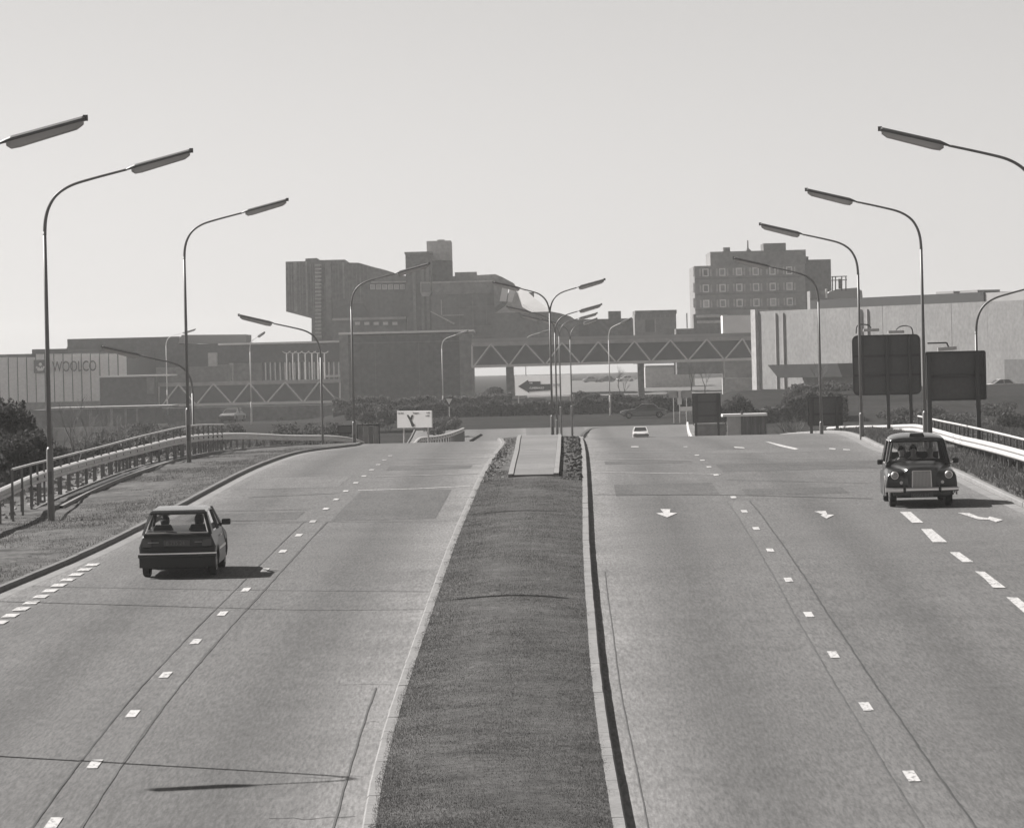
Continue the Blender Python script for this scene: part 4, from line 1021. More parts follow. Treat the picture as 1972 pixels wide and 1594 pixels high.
# ---- paved strip in the median
ft, bk = G(1027, 918, .2), None
yF = ft.y; yBk = 216.0
slX0 = trace([(979, 914.6), (985, 890), (991, 870)], .25, extra=[(216, 1.0*P(998, 851.7, 216).x)]); slX1 = trace([(1076, 914.6), (1078, 890), (1080, 868)], .25, extra=[(216, P(1081.5, 851, 216).x)])
T = thing('paved_strip', 'raised paved strip of concrete slabs with pale edgings at the crest of the central reserve', 'paving', (slX0(yF), yF, zr(yF)))
M_slab = mat('paving_slab', .165, .9, .2, 10, .2, 100); M_slab2 = mat('stained_slab', .13, .9, .25, 10, .2, 100)
ys_ = np.linspace(yF, yBk, 15)
for i, (a, b) in enumerate(zip(ys_[:-1], ys_[1:])):
    for nm, fa, fc, m, dz in (('slab', lambda Y: slX0(Y)+.16, lambda Y: slX1(Y)-.16, (M_kerb2, M_slab, M_kerb2, M_slab2)[i % 4], .27), ('edging', lambda Y: slX0(Y), lambda Y: slX0(Y)+.15, M_kerb, .30), ('edging', lambda Y: slX1(Y)-.15, lambda Y: slX1(Y), M_kerb, .30)):
        q = MB(); b_ = b-.05; v = []
        for z0 in (-.05, dz):
            for Y in (a, b_): v += [(fa(Y), Y, zr(Y)+z0), (fc(Y), Y, zr(Y)+z0)]
        q.add(v, [(0, 2, 3, 1), (4, 5, 7, 6), (0, 1, 5, 4), (1, 3, 7, 5), (3, 2, 6, 7), (2, 0, 4, 6)]); part(nm, q, m, T, world=True)
# broken kerb stones on the right verge
p = G(1905, 911, .25); T = solo('broken_slab', MB().obox((0, 0, .06), (1, .25, .08), .55, .5, .05), M_kerb, 'broken pale slab lying on the rough verge behind the taxi', 'slab', loc=p)
p = G(1868, 918, .2); solo('broken_slab', MB().obox((0, 0, .03), (1, -.3, .05), .5, .3, .05), M_kerb2, 'grey broken slab nearer the kerb behind the taxi', 'slab', loc=p)
# ================================================================== VEHICLES
M_paint_b = mat('black_car_paint', .007, .30, 0, coat=.55, spec=.45)
M_paint_d = mat('dark_car_paint', .016, .42, 0, coat=.25, spec=.4); M_paint_r = mat('polished_roof', .02, .2, 0, coat=1.0, spec=1.0)
M_paint_w = mat('white_car_paint', .75, .3, 0, coat=.6)
M_paint_g = mat('grey_car_paint', .2, .3, 0, coat=.6)
M_chrome = mat('chrome', .8, .3, 0, metal=1.0)
M_trim = mat('dark_trim', .025, .6, 0)
M_glass = glass_mat('car_glass', .93, .03)
M_glass_d = glass_mat('car_glass_dark', .35, .08)
M_lampglass = mat('lamp_glass', .55, .1, 0, coat=.8)
M_tail = mat('tail_lamp', .06, .2, 0, coat=.6)
M_tyre = mat('tyre', .018, .85, .2, 60)
M_hub = mat('hub', .35, .35, 0, metal=.7)
M_plate = mat('number_plate', .09, .5, 0)
M_plate_t = mat('plate_characters', .22, .5, 0)
M_seat = mat('seat_vinyl', .04, .7, 0)
M_skin = mat('skin', .33, .6, 0); M_cloth = mat('dark_jacket', .035, .9, .1, 40); M_cloth2 = mat('pale_jacket', .42, .9, .1, 40); M_hair = mat('dark_hair', .02, .8, .2, 60)

def arc(cy, cz, r, a0, a1, n=9): return [(cy+r*math.cos(math.radians(a0+(a1-a0)*k/(n-1))), cz+r*math.sin(math.radians(a0+(a1-a0)*k/(n-1)))) for k in range(n)]
def hull(profile, hw, nx, endround=.08, yc=0.0, ends=1.8):
    """side profile (y,z) swept across the width; hw(y,z) half width; plan corners rounded"""
    n = len(profile); xsn = [math.sin(t*PI/2) for t in np.linspace(-1, 1, nx)]
    rings = []
    for xn in xsn:
        r = []
        for y, z in profile:
            f = min(max((abs(y-yc)/ends), 0), 1); sg = 1 if y > yc else -1
            r.append((xn*hw(y, z), y-sg*endround*(abs(xn)**3)*f**6, z))
        rings.append(r)
    vs = [p for r in rings for p in r]; fs = []
    for i in range(nx-1):
        for k in range(n):
            a = i*n+k; b = i*n+(k+1) % n; fs.append((a, b, b+n, a+n))
    fs.append(tuple(range(n))[::-1]); fs.append(tuple((nx-1)*n+k for k in range(n)))
    return MB().add(vs, fs)
def slab4(a, b, c, d, th):
    """thin panel on four corners"""
    a, b, c, d = map(Vector, (a, b, c, d)); n = (b-a).cross(d-a).normalized()*th
    m = MB(); m.prism([a, b, c, d], n, (0, 0, 0)); return m
def wheel(parent, x, y, r, w, hubm=None):
    t = MB(); s = 1 if x > 0 else -1
    prof = [(-w/2, r*.62), (-w/2, r*.9), (-w*.36, r*.99), (w*.36, r*.99), (w/2, r*.9), (w/2, r*.62)]
    n = 24; rings = [[(x+a, y+q*math.cos(2*PI*k/n), r+q*math.sin(2*PI*k/n)) for k in range(n)] for a, q in prof]; t.loft(rings)
    o = part('wheel', t, M_tyre, parent, smooth=False)
    h = MB(); n = 16
    prof = [(w*.30*s, r*.64), (w*.52*s, r*.60), (w*.46*s, r*.3), (w*.58*s, r*.16), (w*.58*s, .01)]
    rings = [[(x+a, y+q*math.cos(2*PI*k/n), r+q*math.sin(2*PI*k/n)) for k in range(n)] for a, q in prof]; h.loft(rings); part('hub', h, hubm or M_hub, o)
    return o
def frame_tube(pts, r, closed=True, n=6):
    p = [Vector(q) for q in pts]
    m = MB()
    for a, b in zip(p, p[1:]+([p[0]] if closed else [])):
        m.tube([a, b], r, n)
    return m
def person_seated(label, loc, rotz, scale=1.0, jacket=None, lean=0.0, hair=True, group='people in the cars'):
    """one continuous body on a skeleton; clothes and hair are children"""
    J = jacket or M_cloth
    sk = [((0, 0, .05), .15), ((0, .02, .25), .15), ((0, .02, .45), .165), ((0, .01, .56), .07), ((lean, .03, .63), .06), ((lean, .05, .72), .095), ((lean, .04, .82), .075),
          ((-.17, .02, .47), .065), ((-.23, .14, .25), .05), ((-.16, .40, .30), .038), ((-.13, .48, .34), .032),
          ((.17, .02, .47), .065), ((.23, .14, .25), .05), ((.16, .40, .30), .038), ((.13, .48, .34), .032),
          ((-.12, .38, .08), .085), ((-.13, .50, -.28), .055), ((.12, .38, .08), .085), ((.13, .50, -.28), .055)]
    ed = [(0, 1), (1, 2), (2, 3), (3, 4), (4, 5), (5, 6), (2, 7), (7, 8), (8, 9), (9, 10), (2, 11), (11, 12), (12, 13), (13, 14), (0, 15), (15, 16), (0, 17), (17, 18)]
    def skin(name, idx, grow, m):
        mp = {k: i for i, k in enumerate(idx)}
        me = bpy.data.meshes.new(name); me.from_pydata([sk[k][0] for k in idx], [(mp[a], mp[b]) for a, b in ed if a in mp and b in mp], []); me.materials.append(m)
        o = bpy.data.objects.new(name, me); COL.objects.link(o)
        md = o.modifiers.new('skin', 'SKIN'); md.use_smooth_shade = True
        if not me.skin_vertices: me.attributes.new('skin_vertices', 'FLOAT', 'POINT') if False else None
        bpy.context.view_layer.objects.active = o
        sv = me.skin_vertices
        for k in idx:
            sv[0].data[mp[k]].radius = (sk[k][1]+grow, sk[k][1]+grow)
        sv[0].data[0].use_root = True
        sb = o.modifiers.new('sub', 'SUBSURF'); sb.levels = 1; sb.render_levels = 2
        return o
    b = skin('person', list(range(len(sk))), 0, M_skin)
    b['label'] = label; b['category'] = 'person'; b['group'] = group; b.location = loc; b.rotation_euler = (0, 0, rotz); b.scale = (scale,)*3
    j = skin('jacket', [0, 1, 2, 7, 8, 9, 11, 12, 13], .018, J); j.parent = b
    if hair:
        hm = MB(); rings = []
        for t, rr in ((0, 1.0), (.35, .98), (.7, .8), (1.0, .45), (1.25, .08)):
            rings.append([(lean+.098*rr*math.cos(2*PI*k/12), .035+.105*rr*math.sin(2*PI*k/12)-.02, .76+.10*t) for k in range(12)])
        hm.loft(rings); rings = [[(lean+.1*math.cos(a)*s, .02-.03+.105*min(math.sin(a), .1)*s, z) for a in np.linspace(0, 2*PI, 13)[:-1]] for z, s in ((.64, .85), (.70, 1.0), (.77, 1.02))]; hm.loft(rings)
        h = part('hair', hm, M_hair, b, smooth=True)
    nose = MB().tube([(lean, .145, .735), (lean, .168, .705)], [.012, .016], 6); part('nose', nose, M_skin, b)
    return b

def place(root, p, heading, slope):
    root.location = p; root.rotation_euler = (slope, 0, heading)

# ---------------------------------------------------------------- black hatchback, seen from behind (front = +y)
def hatchback():
    R = thing('hatchback', 'small dark hatchback driving away on the left carriageway', 'car')
    prof = [(-1.70, .33), (-1.80, .40), (-1.815, .52), (-1.79, .60), (-1.775, .62), (-1.765, .80), (-1.71, .865), (-1.2, .885), (-.4, .895), (.78, .905), (1.1, .88), (1.5, .80), (1.72, .72), (1.78, .64), (1.80, .50), (1.76, .30), (1.5, .22)]
    prof += arc(1.13, .28, .335, -8, 188)[::1]
    prof += [(.72, .20), (-.76, .20)]+arc(-1.16, .28, .335, -8, 188)+[(-1.55, .27)]
    hw = lambda y, z: (.775 if z < .66 else .775-.10*(z-.66)/.24) - (.02 if z < .3 else 0) - .02*max(0, (abs(y)-1.3)/.5)
    body = hull(prof[::-1], hw, 13, .10)
    part('body', body, M_paint_d, R, bevel=.025)
    # belly, closing the arches inside
    part('underbody', MB().box(-.55, .55, -1.6, 1.6, .17, .55), M_black, R)
    # greenhouse
    rp = [(-1.33, 1.235), (-1.33, 1.285), (-1.27, 1.318), (-.9, 1.334), (-.4, 1.345), (0, 1.343), (.17, 1.295), (.16, 1.27), (-.4, 1.30), (-1.2, 1.26)]
    part('roof', hull(rp[::-1], lambda y, z: .575-.10*max(0, (z-1.28)/.08), 9, .03, -.55, .8), M_paint_r, R, bevel=.015, label='dark roof shining in the sun')
    for s in (-1, 1):
        wl = lambda y, z=.885: (s*.70, y, z)
        rf = lambda y, z=1.27: (s*.57, y, z)
        part('rear_pillar', MB().loft([[(s*.705, -1.70, .86), (s*.63, -1.715, .86), (s*.63, -1.60, .87), (s*.70, -1.24, .88)], [(s*.575, -1.33, 1.27), (s*.515, -1.345, 1.27), (s*.52, -1.24, 1.28), (s*.57, -1.10, 1.28)]]), M_paint_d, R)
        part('door_pillar', MB().bar(wl(-.25), rf(-.30), .05, .06), M_paint_d, R); part('front_pillar', MB().bar((s*.69, .80, .89), (s*.555, .16, 1.29), .05, .05), M_paint_d, R)
        part('side_window', slab4((s*.695, -1.24, .885), (s*.695, -.27, .89), (s*.568, -.32, 1.275), (s*.568, -1.10, 1.275), .006), M_glass, R)
        part('side_window', slab4((s*.695, -.22, .89), (s*.685, .74, .90), (s*.56, .15, 1.28), (s*.568, -.27, 1.28), .006), M_glass, R)
        part('side_trim', MB().box(*sorted((s*.772, s*.79)), -.78, .76, .50, .545), M_chrome, R)
        part('tail_lamp', MB().box(*sorted((s*.50, s*.69)), -1.788, -1.72, .62, .77), M_tail, R, bevel=.01)
        if s > 0:
          m_ = part('door_mirror', MB().box(*sorted((s*.74, s*.92)), .40, .50, .92, 1.04), M_trim, R, bevel=.02); part('mirror_arm', MB().bar((s*.66, .50, .91), (s*.80, .46, .96), .04), M_trim, m_)
        part('door_handle', MB().box(*sorted((s*.745, s*.765)), -.15, .02, .74, .765), M_chrome, R)
    g = part('rear_window', slab4((-.61, -1.685, .895), (.61, -1.685, .895), (.50, -1.325, 1.245), (-.50, -1.325, 1.245), .006), M_glass, R)
    part('window_seal', frame_tube([(-.62, -1.70, .89), (.62, -1.70, .89), (.51, -1.34, 1.245), (-.51, -1.34, 1.245)], .013), mat('pale_seal', .35, .4, 0), g)
    part('wiper', MB().bar((0, -1.72, .90), (-.22, -1.70, .925), .02), M_trim, g)
    part('windscreen', slab4((-.65, .80, .90), (.65, .80, .90), (.54, .17, 1.285), (-.54, .17, 1.285), .006), M_glass, R)
    part('header', MB().box(-.56, .56, -1.36, -1.26, 1.235, 1.275), M_paint_d, R)
    b = part('bumper', hull([(-1.86, .41), (-1.875, .43), (-1.875, .475), (-1.78, .475), (-1.78, .41)][::-1], lambda y, z: .78, 9, .07, 0, 1.85), M_trim, R)
    part('bumper_strip', hull([(-1.882, .478), (-1.88, .50), (-1.79, .50), (-1.79, .478)][::-1], lambda y, z: .785, 9, .07, 0, 1.85), M_chrome, b)
    np_ = part('number_plate', MB().box(-.26, .26, -1.80, -1.775, .64, .75), M_plate, R)
    me = text_mesh('B 795 24', .105, M_plate_t, .002)
    for v in me.vertices: v.co = Vector((v.co.x-.22, -1.803, .66+v.co.y))
    part('lettering', me, None, np_)
    part('badge', MB().box(-.58, -.36, -1.795, -1.775, .70, .72), M_plate_t, R); part('badge', MB().box(.36, .5, -1.795, -1.775, .70, .72), M_plate_t, R)
    part('exhaust', MB().tube([(-.36, -1.55, .24), (-.36, -1.80, .22)], .025, 8), M_trim, R)
    part('valance', hull([(-1.80, .21), (-1.83, .41), (-1.56, .41), (-1.56, .21)][::-1], lambda y, z: .765, 9, .10, 0, 1.8), M_paint_d, R)
    for x in (-.66, .66):
        for y in (-1.16, 1.13): wheel(R, x, y, .28, .155)
    for x in (-.36, .36):
        part('seat', MB().loft([[(x-.24, -.5, .35), (x+.24, -.5, .35), (x+.24, -.38, .35), (x-.24, -.38, .35)], [(x-.22, -.66, .86), (x+.22, -.66, .86), (x+.22, -.56, .86), (x-.22, -.56, .86)], [(x-.15, -.70, 1.0), (x+.15, -.70, 1.0), (x+.15, -.62, 1.0), (x-.15, -.62, 1.0)]]), M_seat, R)
    part('dashboard', MB().box(-.64, .64, .45, .80, .7, .90), M_trim, R); part('rear_bench', MB().box(-.6, .6, -1.35, -1.1, .35, .87), M_seat, R)
    return R
hb = hatchback()
p = G(343, 1110.5); hb.scale = (1.04, 1.05, 1.05)
place(hb, Vector((p.x+.04, p.y+1.5, zr(p.y+1.5))), -.012, .03-.00028*max(0, p.y-70))
def rel(root, v):
    return root.location+Matrix.Rotation(root.rotation_euler.z, 3, 'Z')@Vector(v)
person_seated('driver of the dark hatchback seen through its rear window, right seat', rel(hb, (.36, -.42, .40)), -.012, .98)
person_seated('passenger in the left seat of the dark hatchback seen through its rear window', rel(hb, (-.36, -.42, .40)), -.012, .96)

# ---------------------------------------------------------------- black cab, front towards us (front = -y)
def cab():
    R = thing('taxi', 'black taxi cab coming towards us by the right crash barrier', 'taxi')
    # cabin lower body
    prof = [(-.70, .30), (-.70, 1.03), (-.5, 1.05), (.6, 1.06), (1.5, 1.04), (2.1, .95), (2.30, .80), (2.36, .55), (2.28, .30), (2.1, .27)]+arc(1.62, .36, .40, -12, 192)+[(1.15, .27)]
    hw = lambda y, z: .845-.05*max(0, (z-.75)/.3)-.10*max(0, (y-1.4))
    part('body', hull(prof, hw, 11, .12, .8, 1.6), M_paint_b, R, bevel=.03)
    part('underbody', MB().box(-.6, .6, -2.0, 2.1, .24, .62), M_black, R)
    # bonnet: tall rounded centre
    rings = []
    for y, w, z0, z1 in ((-2.13, .31, .52, .90), (-2.12, .40, .42, .985), (-2.03, .45, .40, 1.02), (-1.6, .53, .40, 1.06), (-1.1, .64, .40, 1.095), (-.66, .74, .40, 1.10)):
        r = []
        for k in range(17):
            t = PI*k/16; c, s_ = math.cos(t), math.sin(t)
            r.append((w*math.copysign(abs(c)**.55, c), y, (z1-.26)+.26*abs(s_)**.55))
        r += [(-w, y, z0), (w, y, z0)]
        rings.append(r)
    part('bonnet', MB().loft(rings), M_paint_b, R, smooth=True).data.set_sharp_from_angle(angle=math.radians(40))
    # front wings with the lamps on their noses
    for s in (-1, 1):
        rings = []
        for y, w, zt, z0 in ((-2.16, .20, .80, .50), (-2.12, .27, .875, .44), (-2.0, .315, .915, .40), (-1.7, .33, .945, .62), (-1.35, .335, .955, .72), (-1.0, .33, .965, .62), (-.68, .33, .985, .30)):
            r = []
            cx = s*(.855-w)
            for k in range(13):
                t = PI*k/12; c, s_ = math.cos(t), math.sin(t)
                r.append((cx+w*math.copysign(abs(c)**.6, c), y, zt-.30+.30*abs(s_)**.6))
            r += [(cx-w*.97, y, min(z0, zt-.31)), (cx+w*.97, y, min(z0, zt-.31))]
            rings.append(r)
        w_ = part('wing', MB().loft(rings), M_paint_b, R, smooth=True); w_.data.set_sharp_from_angle(angle=math.radians(45))
        part('arch_lip', MB().tube([(s*.86, -1.40+.40*math.cos(math.radians(a)), .36+.40*math.sin(math.radians(a))) for a in range(-10, 191, 20)], .02, 6), mat('pale_lip', .3, .3, 0, coat=.5), w_)
        hl = MB(); rings = []
        for y, r in ((-2.02, .095), (-2.19, .098), (-2.215, .088)): rings.append([(s*.655+r*math.cos(2*PI*k/16), y, .80+r*math.sin(2*PI*k/16)) for k in range(16)])
        hl.loft(rings); h = part('headlight', hl, M_chrome, R, smooth=False)
        ln = MB(); rings = []
        for y, r in ((-2.214, .078), (-2.235, .06), (-2.243, .02)): rings.append([(s*.655+r*math.cos(2*PI*k/16), y, .80+r*math.sin(2*PI*k/16)) for k in range(16)])
        ln.loft(rings); part('lens', ln, mat('headlamp_lens', .30, .08, 0, coat=1.0), h, smooth=True)
        part('side_lamp', MB().tube([(s*.50, -2.15, .62), (s*.50, -2.19, .62)], [.045, .04], 10), M_lampglass, R)
        # windscreen pillars, side windows, doors
        part('front_pillar', MB().loft([[(s*.785, -.70, 1.03), (s*.70, -.74, 1.06), (s*.70, -.66, 1.06), (s*.785, -.60, 1.03)], [(s*.71, -.53, 1.34), (s*.64, -.56, 1.34), (s*.64, -.48, 1.34), (s*.71, -.45, 1.34)], [(s*.665, -.38, 1.60), (s*.59, -.40, 1.60), (s*.59, -.32, 1.60), (s*.665, -.30, 1.60)]]), M_paint_b, R)
        for y in (.28, 1.08): part('door_pillar', MB().bar((s*.79, y, 1.03), (s*.672, y, 1.58), .07, .05), M_paint_b, R)
        part('rear_quarter', MB().loft([[(s*.78, 1.28, 1.0), (s*.78, 2.02, .95), (s*.66, 2.05, .95), (s*.66, 1.28, 1.0)], [(s*.665, 1.25, 1.6), (s*.63, 1.50, 1.58), (s*.55, 1.52, 1.58), (s*.58, 1.25, 1.6)]]), M_paint_b, R)
        for ya, yb in ((-.50, .25), (.32, 1.05)):
            part('side_window', slab4((s*.785, ya if ya > 0 else -.62, 1.05), (s*.785, yb, 1.05), (s*.672, yb, 1.57), (s*.672, ya if ya > 0 else -.36, 1.57), .006), M_glass, R)
        part('window_trim', frame_tube([(s*.80, -.60, 1.05), (s*.80, 1.05, 1.05), (s*.685, 1.05, 1.58), (s*.685, -.34, 1.58)], .012), M_chrome, R)
        m_ = part('wing_mirror', MB().box(*sorted((s*.86, s*1.0)), -.62, -.56, 1.02, 1.14), M_trim, R, bevel=.02); part('mirror_arm', MB().bar((s*.78, -.6, 1.03), (s*.9, -.6, 1.08), .025), M_chrome, m_)
        part('door_handle', MB().box(*sorted((s*.84, s*.865)), .05, .2, .86, .885), M_chrome, R)
        part('running_board', MB().box(*sorted((s*.62, s*.845)), -.9, 1.15, .24, .30), M_trim, R)
        part('rear_lamp', MB().box(*sorted((s*.62, s*.74)), 2.28, 2.36, .6, .8), M_tail, R)
        wheel(R, s*.68, -1.40, .34, .17); wheel(R, s*.68, 1.62, .34, .17)
    # roof: domed
    rings = []
    for y, w, z in ((-.45, .60, 1.61), (-.43, .655, 1.652), (-.38, .675, 1.672), (.1, .685, 1.712), (.6, .685, 1.745), (.95, .67, 1.75), (1.35, .63, 1.68), (1.55, .58, 1.58)):
        r = []
        for k in range(15):
            t = PI*k/14; c, s_ = math.cos(t), math.sin(t)
            r.append((w*math.copysign(abs(c)**.7, c), y, min(1.585, z-.01)+(z-min(1.585, z-.01))*abs(s_)**.8))
        rings.append(r)
    part('roof', MB().loft(rings), M_paint_r, R, smooth=True, label='domed black roof catching the sun').data.set_sharp_from_angle(angle=math.radians(50))
    part('header', MB().bar((-.64, -.38, 1.585), (.64, -.38, 1.585), .07, .08), M_paint_b, R)
    sg = part('roof_sign', MB().loft([[(-.20, -.33, 1.64), (.20, -.33, 1.64), (.20, -.12, 1.70), (-.20, -.12, 1.70)], [(-.16, -.31, 1.755), (.16, -.31, 1.755), (.16, -.14, 1.775), (-.16, -.14, 1.775)]]), M_trim, R)
    g = part('windscreen', slab4((-.72, -.735, 1.085), (.72, -.735, 1.085), (.60, -.385, 1.575), (-.60, -.385, 1.575), .006), M_glass, R)
    part('window_seal', frame_tube([(-.72, -.745, 1.085), (.72, -.745, 1.085), (.60, -.395, 1.575), (-.60, -.395, 1.575)], .03), M_trim, g)
    for x in (-.25, .3): part('wiper', MB().bar((x, -.76, 1.09), (x+.35, -.70, 1.16), .015), M_trim, g)
    part('scuttle', MB().loft([[(-.80, -.80, 1.00), (.80, -.80, 1.00), (.80, -.6, 1.0), (-.80, -.6, 1.0)], [(-.76, -.77, 1.085), (.76, -.77, 1.085), (.76, -.6, 1.085), (-.76, -.6, 1.085)]]), M_paint_b, R)
    part('rear_window', slab4((-.55, 2.0, 1.0), (.55, 2.0, 1.0), (.45, 1.53, 1.56), (-.45, 1.53, 1.56), .006), M_glass, R)
    part('boot', MB().loft([[(-.66, 1.95, .95), (.66, 1.95, .95), (.66, 2.02, .9), (-.66, 2.02, .9)], [(-.6, 1.9, 1.02), (.6, 1.9, 1.02), (.6, 2.0, 1.0), (-.6, 2.0, 1.0)]]), M_paint_b, R)
    # grille
    gr = part('grille', hull([(-2.155, .50), (-2.155, .885), (-2.13, .91), (-2.10, .91), (-2.10, .48), (-2.13, .48)], lambda y, z: .235 if z < .8 else .22, 5, 0), mat('grille_shell', .32, .3, 0, metal=.3), R)
    for k in range(13): part('slat', MB().box(-.205+k*.0335, -.197+k*.0335, -2.172, -2.156, .51, .875), mat('grille_bar', .55, .4, 0, metal=.3), gr)
    part('surround', frame_tube([(-.235, -2.16, .49), (.235, -2.16, .49), (.222, -2.16, .90), (-.222, -2.16, .90)], .014), M_chrome, gr)
    bp = part('bumper', hull([(-2.30, .395), (-2.32, .425), (-2.32, .47), (-2.30, .50), (-2.24, .50), (-2.24, .395)], lambda y, z: .885, 11, .10, 0, 2.28), M_chrome, R, smooth=False)
    for s in (-1, 1): part('overrider', MB().box(*sorted((s*.40, s*.46)), -2.36, -2.24, .36, .54), M_trim, bp, bevel=.02)
    part('apron', MB().box(-.70, .70, -2.15, -2.0, .30, .52), M_paint_b, R)
    pl = part('number_plate', MB().box(-.27, .27, -2.20, -2.185, .26, .37), M_plate, R)
    me = text_mesh('GGG 84', .11, M_plate_t, .002)
    for v in me.vertices: v.co = Vector((v.co.x-.22, -2.203, .275+v.co.y))
    part('lettering', me, None, pl)
    part('partition', MB().box(-.7, .7, .28, .31, .6, 1.1), M_trim, R); part('dashboard', MB().box(-.72, .72, -.72, -.42, .8, 1.06), M_trim, R)
    part('driver_seat', MB().box(-.62, -.14, .05, .16, .5, 1.12), M_seat, R); part('rear_bench', MB().box(-.62, .62, 1.25, 1.4, .4, 1.25), M_seat, R)
    st = MB(); st.tube([(-.38+.19*math.cos(a), -.36+.06*math.sin(a), 1.02+.17*math.sin(a)) for a in np.linspace(0, 2*PI, 17)], .014, 6, False); part('steering_wheel', st, M_trim, R)
    return R
tx = cab()
p = G(1776, 974)
hd = -.0117
place(tx, Vector((p.x, p.y+1.40, zr(p.y+1.40))), -.03, .03-.00028*max(0, p.y-70))
tx.scale = (1.04, 1.03, 1.03)
person_seated('taxi driver in a dark coat behind the windscreen', rel(tx, (-.38, .0, .62)), PI-.03, 1.0)
person_seated('passenger in a pale coat sitting in the middle of the back seat of the taxi', rel(tx, (-.02, 1.05, .62)), PI-.03, 1.0, M_cloth2)
person_seated('passenger in a dark coat sitting on the far right of the taxi back seat', rel(tx, (.42, 1.05, .60)), PI-.03, 1.0, M_cloth2, 0, False)

# ---------------------------------------------------------------- plainer far cars
def saloon(label, paint, L=4.3, group=None, fast=True):
    R = thing('saloon_car', label, 'car', group=group); h = L/2
    prof = [(-h, .45), (-h+.02, .72), (-h+.5, .86), (-.9, .90), (.75, .90), (h-.5, .80), (h-.06, .68), (h, .45), (h-.1, .28)]+arc(h-.85, .30, .35, -8, 188)+[(h-1.25, .22), (-h+1.2, .22)]+arc(-h+.80, .30, .35, -8, 188)+[(-h+.1, .30)]
    part('body', hull(prof[::-1], lambda y, z: .82-.08*max(0, (z-.65)/.25), 9, .12, 0, h), paint, R, bevel=.03)
    part('underbody', MB().box(-.6, .6, -h+.3, h-.3, .18, .5), M_black, R)
    cab_ = [(-1.45, .88), (-.95, 1.30), (-.85, 1.325), (.0, 1.33), (.15, 1.30), (.85, .89)]
    part('glasshouse', hull(cab_[::-1], lambda y, z: .74-.17*max(0, (z-.88)/.45), 7, .05, -.3, 1.2), M_glass_d if False else mat('tinted_window', .03, .1, 0, coat=.5), R)
    part('roof', hull([(-.98, 1.30), (-.88, 1.345), (0, 1.355), (.17, 1.315), (.15, 1.28), (-.9, 1.28)][::-1], lambda y, z: .60, 7, .04, -.4, .6), paint, R, bevel=.01)
    for s in (-1, 1):
        part('windscreen_pillar', MB().bar((s*.735, .88, .88), (s*.585, .17, 1.31), .06), paint, R); part('centre_pillar', MB().bar((s*.75, -.28, .88), (s*.59, -.3, 1.31), .06), paint, R); part('rear_pillar', MB().bar((s*.735, -1.48, .86), (s*.585, -.97, 1.31), .09), paint, R)
        part('headlight', MB().box(*sorted((s*.45, s*.72)), h-.07, h-.02, .58, .70), M_lampglass, R); part('tail_lamp', MB().box(*sorted((s*.45, s*.72)), -h+.0, -h+.04, .58, .74), M_tail, R)
        for y in (-h+.80, h-.85): wheel(R, s*.72, y, .30, .16)
    part('bumper', MB().box(-.83, .83, h-.06, h+.06, .42, .54), M_trim, R); part('bumper', MB().box(-.83, .83, -h-.06, -h+.06, .42, .54), M_trim, R)
    return R
c = saloon('dark fastback saloon crossing on the roundabout before the hedge', M_paint_r, 4.6)
p = P(1240, 811, 450); c.location = (p.x, 450, zr(450)+.02); c.rotation_euler = (0, 0, PI/2)
c = saloon('white car coming up the far side of the crest', M_paint_w, 4.0)
p = P(1240, 845, 385); c.location = (p.x, 395, P(1240, 846, 395).z); c.scale = (.80, .80, .80); c.rotation_euler = (0, 0, PI)
c = saloon('dark car on the low slip road left, its roof edge catching the sun', M_paint_g, 4.2)
p = P(448, 812, 470); c.location = (p.x, 470, p.z); c.rotation_euler = (0, 0, PI-.25)
PG = 'parked cars far off'
for i, (px, py, m, lab) in enumerate(((1205, 752, M_paint_w, 'tiny white parked car beneath the footbridge left of the pier'), (1140, 748, M_paint_g, 'tiny grey parked car beneath the footbridge beside the billboard'), (1262, 757, M_paint_w, 'tiny white parked car right of the footbridge pier'),
                                     (1310, 754, M_paint_g, 'tiny grey parked car below the far pale warehouse'), (1168, 757, M_paint_d, 'tiny dark parked car beneath the footbridge between two pale ones'),
                                     (1720, 770, M_paint_w, 'white parked car seen between the posts of the rounded dark sign'), (1925, 763, M_paint_w, 'white parked car right of the wide dark sign'))):
    Y = 1050 if i < 5 else 505
    c = saloon(lab, m, 4.1, PG); p = P(px, py, Y); c.location = (p.x, Y, terrain(p.x, Y)+.02); c.rotation_euler = (0, 0, (PI/2, -PI/2)[i % 2]+.25)

# ================================================================== VEGETATION
def leaves(n, pts_fn, size, m=None, up=.3):
    """n leaf-sized two-triangle faces at pts_fn(n) -> (n,3)"""
    c = pts_fn(n); d1 = RNG.normal(size=(n, 3)); d1 /= np.linalg.norm(d1, axis=1)[:, None]
    d2 = RNG.normal(size=(n, 3)); d2 -= d1*(d1*d2).sum(1)[:, None]; d2 /= np.linalg.norm(d2, axis=1)[:, None]
    s = size*RNG.uniform(.5, 1.3, (n, 1)); a = c-d1*s; b = c+d2*s*.55; e = c+d1*s; f = c-d2*s*.55
    v = np.stack([a, b, e, f], 1).reshape(-1, 3); fcs = np.arange(4*n).reshape(-1, 4)
    return v, fcs
def np_mesh(name, v, f, m):
    me = bpy.data.meshes.new(name); me.vertices.add(len(v)); me.vertices.foreach_set('co', v.astype(np.float32).ravel())
    k = f.shape[1]; me.loops.add(f.size); me.loops.foreach_set('vertex_index', f.astype(np.int32).ravel()); me.polygons.add(len(f))
    me.polygons.foreach_set('loop_start', np.arange(0, f.size, k, dtype=np.int32)); me.update(calc_edges=True); me.materials.append(m); return me
